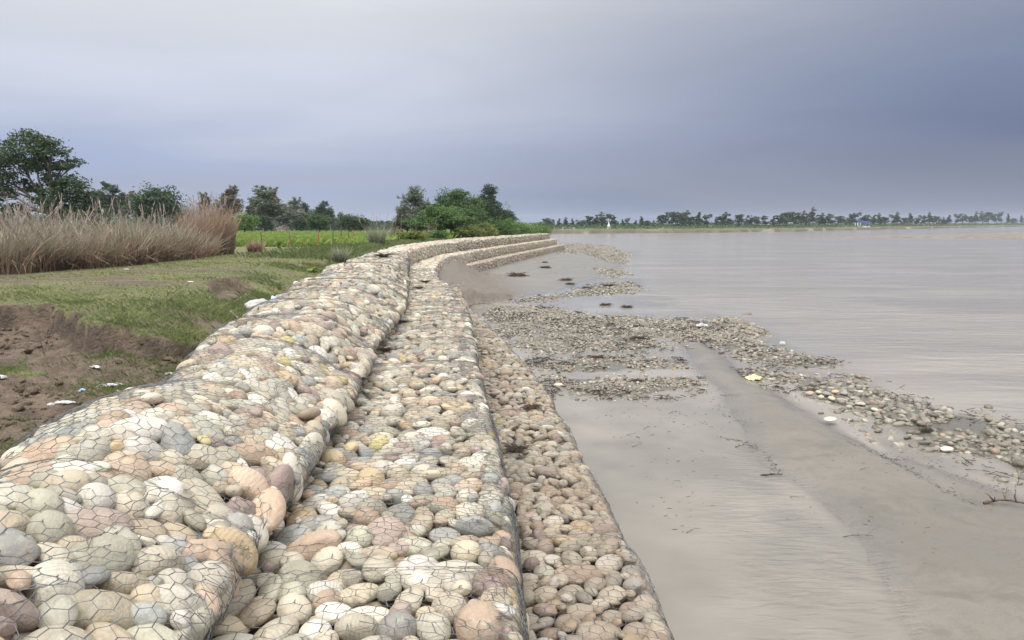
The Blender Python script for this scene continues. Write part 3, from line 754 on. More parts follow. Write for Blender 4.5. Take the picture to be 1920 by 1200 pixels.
mpn = N(t, 'ShaderNodeMapping'); mpn.inputs['Scale'].default_value = (.35, 1.0, 1); mpn.inputs['Rotation'].default_value = (0, 0, math.radians(24)); LK(t, pos, mpn.inputs[0])
w1 = noise(t, mpn.outputs[0], 1.1, 5, .55, .4).outputs[0]; w2 = noise(t, mpn.outputs[0], .16, 5, .6, .6).outputs[0]; w3 = noise(t, pos, 7, 4, .6).outputs[0]
c = mixc(t, maprange(t, w2, .35, .68), (.235, .218, .19), (.305, .277, .237))
c = mixc(t, attr(t, 'depth'), (.175, .162, .14), c)
LK(t, c, b.inputs['Base Color']); b.inputs['Roughness'].default_value = .12; b.inputs['IOR'].default_value = 1.33
fl = attr(t, 'flow')
LK(t, maprange(t, fl, 0, 1, .06, .16), b.inputs['Roughness'])
hh = math_n(t, 'ADD', math_n(t, 'MULTIPLY', w1, fl), math_n(t, 'MULTIPLY', w3, math_n(t, 'ADD', math_n(t, 'MULTIPLY', fl, .10), .035)))
rp = N(t, 'ShaderNodeMapping'); rp.inputs['Scale'].default_value = (1.9, 7.5, 1); rp.inputs['Rotation'].default_value = (0, 0, math.radians(28)); LK(t, pos, rp.inputs[0])
rpn = math_n(t, 'MULTIPLY', noise(t, rp.outputs[0], .85, 2, .5, 1.1).outputs[0], attr(t, 'rip'))
hh = math_n(t, 'ADD', hh, math_n(t, 'MULTIPLY', rpn, .26))
bump(t, b, hh, .55, .16)
tag(link('river', mesh_np('river', np.stack([X, Y, Z], -1).reshape(-1, 3), Fc[keep].reshape(-1, 4), m, {'flow': flow.ravel(), 'depth': depth.ravel(), 'rip': rm.ravel()})), 'wide pale turbid river sliding past the bank', kind='structure')

# ------------------------------------------------------------------ stones of the shallows
def scatter(P, dens, rmin, rmax, cond=None, big=0.0):
    x0, y0 = P.min(0); x1, y1 = P.max(0); y0 = max(y0, 5.0)
    x1 = min(x1, 40)
    n = int((x1 - x0) * (y1 - y0) * dens); x = rng.uniform(x0, x1, n); y = rng.uniform(y0, y1, n)
    wob = fbm(x, y, .5, 3, 21) * 1.3 + fbm(x, y, 2.2, 2, 22) * .35
    if P is ISLE: wob = wob * 0
    s = sdf(P, x + wob * .6, y + wob); k = (s > rng.uniform(-.7, .8, n)) & (fbm(x, y, .8, 3, 41) > -.19) & (fbm(x, y, 2.7, 2, 44) > -.25)
    x, y = x[k], y[k]; r = rng.uniform(rmin, rmax, len(x)) * rng.uniform(.75, 1.15, len(x))
    z = bed_z(x, y) + rng.uniform(-.25, .25, len(x)) * r
    return x, y, z, r
def lay(x, y, z, r, flat=.25):
    n = np.tile([0., 0., 1.], (len(x), 1)); n += rng.normal(0, .12, n.shape); n /= np.linalg.norm(n, axis=1, keepdims=True)
    return stone_frames(np.stack([x, y, z], -1), n, r, flat, rng.uniform(0, 6.3, len(x)), 0.0)
MATS = [('stone_mattress', STRIP, 40, .06, .11, 'long gravel strip of orange and grey cobbles between sandbar and river', 'cobble bed'),
        ('stone_mattress', SPIT, 45, .05, .09, 'brown gravel spit reaching into the river below the small stone islet', 'cobble bed'),
        ('stone_mattress', ISLE, 60, .08, .13, 'small islet of pale stones standing alone in the river', 'cobble bed'),
        ('stone_mattress', GRAV, 95, .035, .078, 'broad sunken mattress of grey green stones beside the lowest tier', 'stone mattress'),
        ('stone_mattress', MAT1, 130, .03, .065, 'narrow dark stone mattress in the shallows between two water channels', 'stone mattress'),
        ('stone_mattress', MAT2, 130, .03, .065, 'nearest dark stone mattress bordering the still pale pool', 'stone mattress'),
        ('stone_mattress', FAR1, 14, .08, .15, 'far gravel point jutting into the river past the wall end', 'cobble bed'),
        ('stone_mattress', FAR2, 16, .08, .15, 'small far gravel patch at the edge of the mud flat', 'cobble bed'),
        ('stone_mattress', FAR3, 24, .06, .12, 'gravel band crossing the shallows just before the mud flat', 'cobble bed')]
for nm, P, dens, r0, r1, lab, cat in MATS:
    x, y, z, r = scatter(P, dens, r0, r1); o = np.argsort(y / np.maximum(r, .02)); x, y, z, r = x[o], y[o], z[o], r[o]
    root = thing(nm, lab, cat)
    R, c = lay(x, y, z, r)
    k = int(min(300, (y / r < 330).sum()))
    for i in range(k):
        ob = link('stone', STM[2]['stone_wet'][int(rng.integers(0, NP))], root)
        Mx = Matrix(R[i].tolist()).to_4x4(); Mx.translation = Vector(c[i]); ob.matrix_local = Mx @ Matrix.Diagonal((r[i], r[i], r[i], 1))
    if len(r) > k:
        V, Fc, tn = stones_joined(1 if y.mean() < 40 else 0, R[k:], c[k:], r[k:])
        tag(link('small_stones', mesh_np('small_stones', V, Fc, M['pebble_wet'], {'tone': tn}), root), kind='stuff')
def single(px, py, r, label, z0=.03, mat='stone', name='river_stone', sub=3, seed=3, rz=.4):
    x, y = px2w(px, py, z0); o = link(name, STM[sub][mat][seed]); o.location = (x, y, z0); o.scale = (r, r, r * .7); o.rotation_euler = (.1, -.05, rz)
    tag(o, label, 'stone')
single(1557, 786, .12, 'single pale rounded stone alone on the grey sandbar', .13, 'stone_pale', seed=11)
single(1545 - 497, 722, .12, 'pale boulder standing in the shallows by the lowest tier edge', .04, seed=10)
single(1775, 842, .11, 'tan stone with dark twigs beside it near the gravel strip', .06, seed=12)
single(1400, 590, .2, 'dark stone poking from the river beyond the islet', 0, 'stone_wet', seed=4)
for i, (a, b, rr) in enumerate([(1519, 737, .10), (1535, 735, .085), (1549, 738, .11), (1566, 735, .10), (1583, 737, .09), (1540, 744, .08), (1560, 747, .10), (1579, 750, .105), (1600, 746, .09), (1613, 757, .10), (1592, 762, .08), (1640, 768, .10)]):
    single(a, b, rr, 'pale washed cobble in the little heap at the near edge of the gravel strip', .08, 'stone', 'washed_cobble', 3, (i * 5) % NP, i * 1.3)
for o in [q for q in COL.objects if q.name.startswith('washed_cobble')]: o['group'] = 'pale cobbles heaped at the strip edge'

# ------------------------------------------------------------------ vegetation builders
def tube(pts, radii, ns=6):
    P = np.array(pts, float); T = np.gradient(P, axis=0); T /= np.linalg.norm(T, axis=1, keepdims=True) + 1e-9
    a = np.cross(T, [.21, .93, .3]); a /= np.linalg.norm(a, axis=1, keepdims=True) + 1e-9; b = np.cross(T, a)
    an = np.arange(ns) * 2 * np.pi / ns; r = np.array(radii)[:, None, None]
    V = P[:, None] + (a[:, None] * np.cos(an)[None, :, None] + b[:, None] * np.sin(an)[None, :, None]) * r
    n = len(P); idx = np.arange(n * ns).reshape(n, ns); nx = np.roll(idx, -1, 1)
    Fc = np.stack([idx[:-1], nx[:-1], nx[1:], idx[1:]], -1).reshape(-1, 4)
    return V.reshape(-1, 3), Fc
def bend(a, b, n=7, amp=.08, r=rng):
    a, b = np.array(a, float), np.array(b, float); t = np.linspace(0, 1, n)[:, None]; L = np.linalg.norm(b - a)
    o = np.cumsum(r.normal(0, amp * L / n, (n, 3)), 0); o -= t * o[-1]; o[0] = 0
    return a + (b - a) * t + o + np.array([0, 0, 1]) * (np.sin(t * np.pi) * L * .05)
def leaves(C, size, r, flat=.5):
    n = len(C); u = r.normal(size=(n, 3)); u[:, 2] *= flat; u /= np.linalg.norm(u, axis=1, keepdims=True)
    w = np.cross(u, r.normal(size=(n, 3))); w /= np.linalg.norm(w, axis=1, keepdims=True)
    s = size * r.uniform(.6, 1.35, n)[:, None]; L = u * s; Wd = w * s * .42
    V = np.stack([C - L, C + Wd - L * .1, C + L, C - Wd + L * .05], 1)
    return V.reshape(-1, 3), np.arange(n * 4).reshape(n, 4)
def make_tree_mesh(seed, H, lobes, nleaf, lsize, lmat, bmat, trunk_r=.2, lean=0, fork=.35, shell=.55, stems=1):
    "lobes: list of (x, y, z, rx, rz) crown masses; returns crown mesh, trunk mesh"
    r = np.random.default_rng(seed); woods = []
    vol = np.array([l[3] ** 2 * l[4] for l in lobes]); vol = vol ** .75; vol /= vol.sum()
    Cs, tones = [], []
    bases = [(r.normal(0, .1 * (s > 0)), r.normal(0, .1 * (s > 0)), -.3) for s in range(stems)]
    fk = [(b_[0] + lean * .4 + (s - (stems - 1) / 2) * .5, b_[1], H * fork) for s, b_ in enumerate(bases)]
    for b_, f_ in zip(bases, fk): woods.append(tube(bend(b_, f_, 7, .10, r), np.linspace(trunk_r, trunk_r * .7, 7), 8))
    for li, (x, y, z, rx, rz) in enumerate(lobes):
        f_ = fk[li % stems]; end = (x, y, z + rz * .2)
        pth = bend(f_, end, 8, .16, r); rr_ = trunk_r * (.55 if rx > 1 else .35)
        woods.append(tube(pth, np.linspace(rr_, rr_ * .12, 8), 5))
        n = int(nleaf * vol[li]); k = max(6, int(n / 30))
        d = r.normal(size=(k, 3)); d /= np.linalg.norm(d, axis=1, keepdims=True); rad = r.uniform(shell, 1.05, k) 
        cl = d * rad[:, None] * [rx, rx, rz] + [x, y, z]
        for c_ in cl[:: max(1, k // 7)]: woods.append(tube(bend(pth[4], c_, 5, .15, r), np.linspace(rr_ * .35, .01, 5), 4))
        per = max(1, n // k); a = np.repeat(cl, per, 0) + r.normal(size=(k * per, 3)) * [rx * .19, rx * .19, rz * .15]
        Cs.append(a); tones.append(np.repeat(r.random(k), per) * .6 + .4 * r.random(k * per))
    C = np.concatenate(Cs); tn = np.concatenate(tones)
    V, Fc = leaves(C, lsize, r)
    crown = mesh_np('crown', V, Fc, M[lmat], {'tone': np.repeat(tn, 4)}, smooth=False)
    WV, WF = join_parts(woods)
    return crown, mesh_np('trunk', WV, WF, M[bmat])
def put_tree(meshes, x, y, z, s, rz, name, label, group=None, cat='tree', sz=1.0):
    t_ = thing(name, label, cat, (x, y, z), rz, group, (s, s, s * sz))
    tag(link('crown', meshes[0], t_)); link('trunk', meshes[1], t_)
    return t_
def rl(r, n, R, z0, z1, rr): return [(r.uniform(-R, R), r.uniform(-R, R) * .8, r.uniform(z0, z1), r.uniform(.6, 1) * rr, r.uniform(.5, .8) * rr) for _ in range(n)]

# the big spreading tree on the left
BT = [(-3.6, 0, 5.6, 1.7, 1.0), (-2.2, .5, 7.3, 1.8, 1.0), (-.6, 0, 8.3, 1.7, 1.0), (1.2, -.4, 7.9, 1.5, .9), (2.0, .3, 6.7, 1.2, .55), (-.2, .9, 6.6, 1.6, .8), (2.4, 0, 5.0, 1.5, .8), (3.0, .4, 3.8, 1.5, .9),
      (-3.1, -.7, 4.3, 1.3, .6), (1.3, -1, 3.7, 1.4, .9), (-1.6, 1, 4.9, 1.1, .6), (.9, .7, 5.3, 1.1, .6), (-2.0, -.3, 3.0, 1.2, .6), (2.7, -.7, 2.6, 1.2, .9), (-4.6, 0, 6.8, 1.4, .8), (-5.2, .3, 5.3, 1.4, .7)]
BT = [(a - 1.1, b_, c_, d_, e_) for a, b_, c_, d_, e_ in BT] + [(2.6, .5, 2.2, 1.5, 1.1), (1.4, .8, 2.4, 1.4, 1.0)]
big = make_tree_mesh(3, 9.5, BT, 21000, .135, 'leaf_big', 'bark', .24, -1.0, .28, .45, 2)
put_tree(big, -36.3, 60, 2.85, .98, 0, 'spreading_tree', 'tall dark spreading tree with open crown above the reeds at far left')

# trees behind the field
r_ = np.random.default_rng(5)
EUC = [make_tree_mesh(20 + i, 13, [(r_.normal(0, .35 + .22 * k), r_.normal(0, .5), 11.6 - k * 1.15, .95 + .26 * k * (.5 + r_.random()), 1.35) for k in range(6)] + [(r_.normal(0, 1.2), 0, r_.uniform(5, 8.5), 1.0, 1.5) for _ in range(4)], 7500, .24, ['leaf_grey', 'leaf_rust', 'leaf_far', 'leaf_grey'][i], 'palebark', .16, .3, .35, .3) for i in range(4)]
RND = [make_tree_mesh(30 + i, 7, [(0, 0, 4.2, 2.9, 2.4)] + rl(r_, 7, 2.1, 2.2, 5.6, 1.9), 6500, .23, ['leaf_mid', 'leaf_dark', 'leaf_bright'][i], 'bark', .22, 0, .3, .55) for i in range(3)]
# px, top px, distance, kind, proto, label
def base_z(y, x): return float(bank_z(np.array([x]), np.array([y]))[0])
LT = [(-30, 372, 190, 'r', 1, 'low dark tree at the left picture edge behind the big tree'),
      (172, 366, 210, 'e', 0, 'grey green gum tree just right of the big spreading tree'),
      (198, 395, 200, 'r', 0, 'low bush tree between two gum trees behind the reeds'),
      (216, 342, 205, 'e', 2, 'slim dark gum tree with tall pointed crown behind the reeds'),
      (240, 360, 220, 'e', 3, 'grey gum tree right of the slim pointed one'),
      (263, 362, 225, 'e', 1, 'rusty thin gum tree left of the round dark tree'),
      (301, 348, 170, 'd', 1, 'large round very dark tree rising behind the reeds'),
      (345, 385, 230, 'r', 0, 'low green tree right of the large round dark tree'),
      (330, 392, 215, 'e', 3, 'short grey tree beside the large round dark tree'),
      (388, 364, 230, 'e', 1, 'brownish gum tree behind the tallest brown reeds'),
      (437, 352, 215, 'w', 1, 'broad rusty olive tree above the end of the reeds'),
      (412, 375, 240, 'e', 0, 'thin grey gum tree behind the end of the reeds'),
      (463, 399, 150, 'g', 2, 'small bright green round tree at the field edge'),
      (499, 350, 200, 'w', 0, 'widest gum tree with two leafy heads left of the field gap'),
      (519, 354, 205, 'e', 1, 'rust tinted gum tree joined to the widest gum tree'),
      (478, 372, 220, 'e', 1, 'reddish brown gum tree on the left flank of the widest'),
      (499, 402, 170, 'd', 1, 'small blackish tree standing under the widest gum tree'),
      (540, 385, 230, 'e', 3, 'dark slender tree beside the gap in the tree row'),
      (556, 371, 225, 'e', 0, 'slim grey gum tree with bare lower trunk'),
      (575, 379, 230, 'e', 3, 'slender pointed gum tree in the middle of the row'),
      (595, 391, 240, 'r', 1, 'round dark tree top between two gum trees'),
      (612, 377, 225, 'e', 2, 'tallest thin gum tree above the bright green trees'),
      (622, 388, 225, 'e', 3, 'ragged gum tree right of the tallest thin one'),
      (566, 408, 190, 'r', 1, 'low dark tree under the slim grey gum tree'),
      (602, 402, 165, 'g', 0, 'leafy mid green tree spreading at the field edge'),
      (641, 398, 235, 'e', 0, 'pale grey tree behind the dark pair of round trees'),
      (656, 401, 165, 'r', 1, 'dark round tree on the left of a pair at the field end'),
      (678, 405, 170, 'r', 0, 'dark round tree on the right of a pair at the field end'),
      (735, 418, 190, 'r', 1, 'very low dark tree seen beside the tall grass tuft'),
      (130, 390, 190, 'r', 0, 'green tree showing beneath the right side of the big tree'),
      (60, 395, 200, 'e', 0, 'grey tree seen through the big tree crown'), (20, 385, 210, 'e', 3, 'thin grey tree left of the big tree trunk'),
      (15, 402, 180, 'r', 1, 'dark low tree under the left limb of the big tree')]
for px, top, Yd, kd, pi, lab in LT:
    x = (px - 960) / F * Yd; z = base_z(Yd, x); Ht = CH + (HZ - top) / F * Yd - z
    if kd in 'ew': ms, h0, nm = EUC[pi], 13.1, 'gum_tree'
    else: ms, h0, nm = RND[pi], 7.0, 'round_tree'
    s = Ht / h0 * 1.04; wd = {'e': 1.45, 'w': 1.8, 'r': 1.15, 'd': 1.0, 'g': 1.25}[kd]
    t_ = put_tree(ms, x, Yd, z, s, r_.uniform(0, 6), nm, lab, 'trees behind the green field'); t_.scale = (s * wd, s * wd, s)

def behind(px, Yd, gap):
    'push back along the same direction until it stands behind the back of the wall'
    while Yd < 134 and (px - 960) / F * Yd > xback(Yd) - gap: Yd += .5
    return Yd
# the grove behind the bend of the wall
GV = [(775, 350, 104, 'a', 'airy grey green tree on the left flank of the grove', 'leaf_grey'), (803, 372, 106, 'b', 'dark leafy tree between the airy tree and the tall one', 'leaf_dark'),
      (846, 340, 108, 'b', 'tallest broad tree at the top of the grove', 'leaf_mid'), (878, 352, 107, 'b', 'mid green tree just right of the grove top', 'leaf_mid'),
      (898, 362, 110, 'b', 'dark tree behind the right half of the grove', 'leaf_dark'), (922, 345, 106, 'c', 'narrow upright dark tree at the right of the grove', 'leaf_dark'),
      (800, 398, 96, 'd', 'bright leafy tree low at the left of the grove', 'leaf_bright'), (835, 378, 97, 'd', 'light green spreading tree with pale branching trunk', 'leaf_bright'),
      (882, 380, 97, 'd', 'light green tree in front of the right half of the grove', 'leaf_mid'), (938, 392, 104, 'b', 'dark bushy tree under the narrow upright one', 'leaf_dark'),
      (862, 400, 94, 'd', 'low mid green tree filling the middle front of the grove', 'leaf_mid'), (765, 403, 108, 'b', 'low dark tree at the foot of the airy tree', 'leaf_dark')]
for i, (px, top, Yd, kd, lab, lm) in enumerate(GV):
    Yd = behind(px, Yd, 3.2); x = (px - 960) / F * Yd; z = base_z(Yd, x); Ht = CH + (HZ - top) / F * Yd - z
    rr = np.random.default_rng(60 + i)
    if kd == 'a': lo = [(rr.normal(0, .7), rr.normal(0, .5), Ht * (.36 + .1 * k), 1.1, .9) for k in range(6)] + [(-1.5, 0, Ht * .5, .8, .6), (1.3, .2, Ht * .6, .9, .7), (-.9, 0, Ht * .75, .8, .6)]; nl, sh = 4600, .3
    elif kd == 'c': lo = [(rr.normal(0, .3), 0, Ht * (.28 + .145 * k), 1.05 + .1 * (k % 2), .85) for k in range(5)]; nl, sh = 4800, .5
    elif kd == 'b': lo = [(0, 0, Ht * .62, 1.7, Ht * .2)] + rl(rr, 7, 1.5, Ht * .3, Ht * .85, 1.15); nl, sh = 5200, .5
    else: lo = [(0, 0, Ht * .6, 1.9, Ht * .24)] + rl(rr, 6, 1.7, Ht * .4, Ht * .8, 1.0); nl, sh = 5000, .5
    q_ = 1.22 if kd in 'bd' else 1.1; lo = [(a * 1.15, b_ * 1.15, c_, d_ * q_, e_ * 1.05) for a, b_, c_, d_, e_ in lo]
    ms = make_tree_mesh(70 + i, Ht, lo, int(nl * 1.5), .135, lm, 'palebark' if kd in 'ad' else 'bark', .12, 0, .3, sh)
    put_tree(ms, x, Yd, z, 1, 0, 'grove_tree', lab, 'trees of the grove behind the wall')
# bamboo culms sticking out on the right of the grove
bt = thing('bamboo_clump', 'feathery arching bamboo stems leaning out at the right end of the grove', 'bamboo', ((938 - 960) / F * 122 - .6, 122, 2.6))
for k in range(9):
    a = rng.uniform(-.3, 1.0); e = (1.2 + a * 1.6, rng.normal(0, .4), 5.6 - k * .42); pth = bend((rng.normal(0, .2), 0, 0), e, 9, .05); pth[:, 2] += np.sin(np.linspace(0, np.pi, 9)) * .5
    V, Fc = tube(pth, np.linspace(.03, .006, 9), 5); cu = link('culm', mesh_np('culm', V, Fc, M['leaf_olive'], {'tone': rng.random(len(V))}), bt)
    C = np.repeat(pth[3:], 12, 0) + rng.normal(0, .12, (6 * 12, 3)); V, Fc = leaves(C, .09, rng); link('foliage', mesh_np('foliage', V, Fc, M['leaf_olive'], {'tone': rng.random(len(V))}, False), cu)
# shrubs on the crest
SH = [(885, 420, 86, 1.5, 1.3, 'leaf_olive', 'rounded dark green shrub on the wall crest left of the yellow bush'), (905, 415, 88, 1.5, 1.4, 'leaf_olive', 'olive rounded bush just behind the wall crest'),
      (965, 410, 96, 2.3, 1.2, 'leaf_bright', 'wide bright creeper mound behind the olive bushes'), (930, 405, 95, 1.9, 1.2, 'leaf_bright', 'tall bright creeper mound at the foot of the grove'), (990, 420, 100, 2.0, 1.2, 'leaf_bright', 'bright shrub low at the right end of the green mound'),
      (955, 422, 90, 1.1, 1.1, 'leaf_rust', 'rust brown bush in the middle of the shrub line'), (985, 420, 97, 1.6, 1.2, 'leaf_olive', 'dark olive bush at the right of the shrub line'), (932, 425, 87, 1.0, .9, 'leaf_yellow', 'yellow green low bush on the wall crest'),
      (1001, 424, 106, 1.5, 1.1, 'leaf_yellow', 'yellow green bush nearest the river end of the wall'), (1008, 414, 118, 1.3, 1.6, 'leaf_mid', 'small leafy tree marking the end of the shrub line'), (915, 430, 84, .9, .7, 'leaf_yellow', 'small yellow leafed weed clump hanging over the crest'),
      (820, 432, 84, 1.0, .7, 'leaf_bright', 'low green weed patch below the pale branching trunk'), (765, 434, 74, 1.4, .5, 'leaf_yellow', 'flat yellow green weeds left of the grove')]
for i, (px, top, Yd, w_, asp, lm, lab) in enumerate(SH):
    Yd = behind(px, Yd, .7); w_ *= 1.25 * Yd / 86; x = (px - 960) / F * Yd; z = base_z(Yd, x) - .1; Ht = CH + (HZ - top) / F * Yd - z; rr = np.random.default_rng(90 + i)
    lo = [(rr.uniform(-w_, w_) * .6, rr.uniform(-.5, .5), Ht * rr.uniform(.35, .66), w_ * .5, Ht * .34) for _ in range(8)]
    ms = make_tree_mesh(120 + i, Ht, lo, 7000, .10, lm, 'bark', .05, 0, .15, .5)
    t_ = thing('shrub', lab, 'shrub', (x, Yd, z), 0, 'shrubs along the wall crest'); link('foliage', ms[0], t_); link('stem', ms[1], t_)

# ------------------------------------------------------------------ reeds
def reed_mesh(seed, n, H, spread, lean=.25, wd=.016, seg=4, name='leaf_blades', mat='reed_base', droop=.35, base_r=.5):
    r = np.random.default_rng(seed); a = r.uniform(0, 6.283, n); br = np.sqrt(r.random(n)) * base_r; h = H * r.uniform(.35, 1.0, n) ** .8
    B = np.stack([br * np.cos(a), br * np.sin(a), np.zeros(n)], -1); d = np.stack([np.cos(a + r.normal(0, .8, n)), np.sin(a + r.normal(0, .8, n)), np.zeros(n)], -1)
    ln = np.abs(r.normal(0, lean, n)) * h + spread * br; dr = np.abs(r.normal(0, droop, n))
    t = np.linspace(0, 1, seg + 1); side = np.cross(d, [0, 0, 1]); face = r.uniform(0, 3.14, n)
    wv = side * np.cos(face)[:, None] + d * np.sin(face)[:, None]
    P = B[:, None] + d[:, None] * (ln[:, None] * t ** 1.7)[..., None] + np.array([0, 0, 1]) * (h[:, None] * (t - dr[:, None] * t ** 3 * .6))[..., None]
    P[..., 0] += .04 * h[:, None] * t ** 2
    w_ = wd * r.uniform(.6, 1.3, n)[:, None] * (1 - .85 * t)[None]
    V = np.stack([P - wv[:, None] * w_[..., None] / 2, P + wv[:, None] * w_[..., None] / 2], 2)   # n, seg+1, 2, 3
    base = (np.arange(n) * (seg + 1) * 2)[:, None, None]; q = np.array([[2 * k, 2 * k + 1, 2 * k + 3, 2 * k + 2] for k in range(seg)])[None] + base
    tone = np.repeat(r.random(n), (seg + 1) * 2); tip = np.tile(np.repeat(sst(t, .25, .8), 2), n)
    return mesh_np(name, V.reshape(-1, 3), q.reshape(-1, 4), M[mat], {'tone': tone, 'tip': tip}, False)
def plume_mesh(seed, n, H, base_r=.5, lean=.15):
    r = np.random.default_rng(seed); Vs, Fs, k = [], [], 0
    for i in range(n):
        a = r.uniform(0, 6.28); b_ = np.array([math.cos(a), math.sin(a), 0]) * r.random() * base_r; h = H * r.uniform(.8, 1.15); e = b_ + np.array([r.normal(0, lean), r.normal(0, lean), 0]) * h; e[2] = h
        pth = bend(b_, e, 6, .03, r); V, Fc = tube(pth, np.linspace(.007, .004, 6), 3); Vs.append(V); Fs.append(Fc + k); k += len(V)
        C = pth[-1] + np.outer(np.linspace(-.38, .12, 9), (pth[-1] - pth[-2]) / (np.linalg.norm(pth[-1] - pth[-2]) + 1e-6)) + r.normal(0, .012, (9, 3))
        d = (pth[-1] - pth[-2]); d /= np.linalg.norm(d); L = d * .09; w_ = np.cross(d, r.normal(size=(9, 3))); w_ /= np.linalg.norm(w_, axis=1, keepdims=True); w_ *= .018
        V = np.stack([C - L, C + w_, C + L, C - w_], 1).reshape(-1, 3); Vs.append(V); Fs.append(np.arange(36).reshape(9, 4) + k); k += 36
    V = np.concatenate(Vs); return mesh_np('plumes', V, np.concatenate(Fs), M['plume'], {'tone': rng.random(len(V))}, False)
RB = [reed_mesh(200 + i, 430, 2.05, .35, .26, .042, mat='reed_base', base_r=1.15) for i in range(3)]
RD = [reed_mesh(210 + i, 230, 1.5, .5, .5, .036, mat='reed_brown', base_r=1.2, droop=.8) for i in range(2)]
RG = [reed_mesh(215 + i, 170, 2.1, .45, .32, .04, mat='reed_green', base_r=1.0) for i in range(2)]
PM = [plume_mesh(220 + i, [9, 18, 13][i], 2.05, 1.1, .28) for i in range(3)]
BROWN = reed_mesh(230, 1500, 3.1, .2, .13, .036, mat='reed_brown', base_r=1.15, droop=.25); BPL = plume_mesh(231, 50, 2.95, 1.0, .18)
k = 0
REEDS = [(-55, 511, 1.0), (0, 510, 1.05), (50, 507, 1.0), (92, 504, .95), (135, 502, .95), (175, 499, .92), (212, 497, 1.02), (250, 493, 1.0), (285, 490, .9), (318, 487, .98), (345, 484, 1.0),
         (30, 496, 1.15), (85, 492, 1.15), (140, 489, 1.1), (195, 486, 1.2), (240, 483, 1.2), (-20, 498, 1.2), (300, 480, 1.0), (362, 480, .95)]
RL = ['straw reed clump {}'.format(s) for s in ('at the left edge of the picture, front row', 'beside the left picture edge, front row', 'in front of the big tree, front row', 'right below the big tree trunk, front row', 'just right of the big tree, front row',
      'below the grey gum trees, front row', 'below the slim pointed gum tree, front row', 'below the rusty gum tree, front row', 'left of the big dark round tree, front row', 'below the dark round tree, front row', 'next to the tall brown reeds, front row',
      'with pale plumes left of the big tree, back row', 'with pale plumes behind the big tree foot, back row', 'with many stalks right of the big tree, back row', 'tall with plumes under the gum trees, back row', 'tall and green topped, back row', 'tallest at the far left, back row',
      'low, in front of the dark round tree, back row', 'between the dark tree and the brown reeds, back row')]
for i, (px, py, s) in enumerate(REEDS):
    x, y = px2w(px, py, 3.0); z = base_z(y, x); t_ = thing('reed_clump', RL[i], 'reeds', (x, y, z - .03), i * 1.3, 'reed clumps lining the meadow', (s, s, s * (.70 + .45 * ((i * 7) % 5) / 4)))
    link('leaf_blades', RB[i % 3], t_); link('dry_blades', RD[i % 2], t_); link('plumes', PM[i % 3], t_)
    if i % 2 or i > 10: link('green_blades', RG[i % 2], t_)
for px, py, s, lab in ((398, 476, 1.0, 'tallest dense reddish brown reed stand at the right end of the reeds'), (375, 478, .85, 'brown reed stand leaning against the tallest one from the left')):
    x, y = px2w(px, py, 3.0); t_ = thing('reed_clump', lab, 'reeds', (x, y, base_z(y, x) - .03), 0, 'reed clumps lining the meadow', (s, s, s)); link('leaf_blades', BROWN, t_); link('plumes', BPL, t_)
TUFT = [(637, 489, .95, .28, 'reed_green', 'blue green grass tuft by the back of the wall'), (708, 462, 2.0, .55, 'reed_green', 'big green grey grass tuft at the bend of the wall'), (742, 452, 1.7, .5, 'reed_base', 'faded brownish grass tuft right of the big tuft'), (806, 448, 1.5, .5, 'reed_brown', 'small reddish grass tuft near the grove'),
        (478, 474, .9, .4, 'reed_brown', 'dark dry weed tuft on the meadow edge by the field fence'), (932, 440, 1.9, .5, 'reed_base', 'grey dried grass tuft rising among the crest shrubs'), (557, 455, .9, .7, 'reed_green', 'soft green weed tuft inside the field fence')]
for i, (px, py, h, br, mt, lab) in enumerate(TUFT):
    x, y = px2w(px, py, 2.95)
    if px == 932: y = behind(932, 88, .6); x = (px - 960) / F * y
    me = reed_mesh(240 + i, 300, h * 1.05, .6, .22, .042 if y > 30 else .03, mat=mt, base_r=br)
    t_ = thing('grass_tuft', lab, 'grass tuft', (x, y, base_z(y, x) - .03)); link('blades', me, t_)
    if h > 1.4: link('plumes', plume_mesh(250 + i, 9, h * 1.25, br, .25), t_)

# ------------------------------------------------------------------ turf, weeds, crop field
def blades(x, y, z, h, wd, r, lean=.5):
    n = len(x); a = r.uniform(0, 6.283, n); d = np.stack([np.cos(a), np.sin(a), np.zeros(n)], -1); B = np.stack([x, y, z], -1)
    s = np.stack([-np.sin(a + .7), np.cos(a + .7), np.zeros(n)], -1) * (wd * r.uniform(.6, 1.3, n))[:, None]
    up = np.array([0, 0, 1]); ln = (np.abs(r.normal(0, lean, n)) * h)[:, None]
    V = np.stack([B - s / 2, B + s / 2, B + d * ln * .5 + up * (h * .6)[:, None] + s * .3, B + d * ln * 1.3 + up * h[:, None]], 1)
    F1 = np.arange(n)[:, None] * 4 + np.array([0, 1, 2, 3])
    return V.reshape(-1, 3), F1, np.repeat(r.random(n), 4)
r = np.random.default_rng(77)
n = 200000; y = 5 + 36 * r.random(n) ** 1.15; x = xback(y) - .05 - r.random(n) * (y * .95)
k = r.random(n) < grass_mask(x, y) ** 1.5 * .9; x, y = x[k], y[k]; near = sst(xback(y) - x, 3.2, .2)
h = r.uniform(.02, .06, len(x)) * (1 + 1.8 * near * r.random(len(x)) * (fbm(x, y, .8, 3, 51) > -.05)) * (1 + .5 * (fbm(x, y, .5, 2, 52) > .1))
V, Fc, tn = blades(x, y, bank_z(x, y) - .01, h, .007 + y * .0004, r, .8)
tag(link('meadow_grass', mesh_np('meadow_grass', V, Fc, M['turf'], {'tone': tn}, False)), 'short trampled meadow grass', 'grass', kind='stuff')
n = 26000; y = 6 + 30 * r.random(n); x = xback(y) + .15 - np.abs(r.normal(0, 1.2, n)); k = (fbm(x, y, .7, 3, 54) > .02); x, y = x[k], y[k]
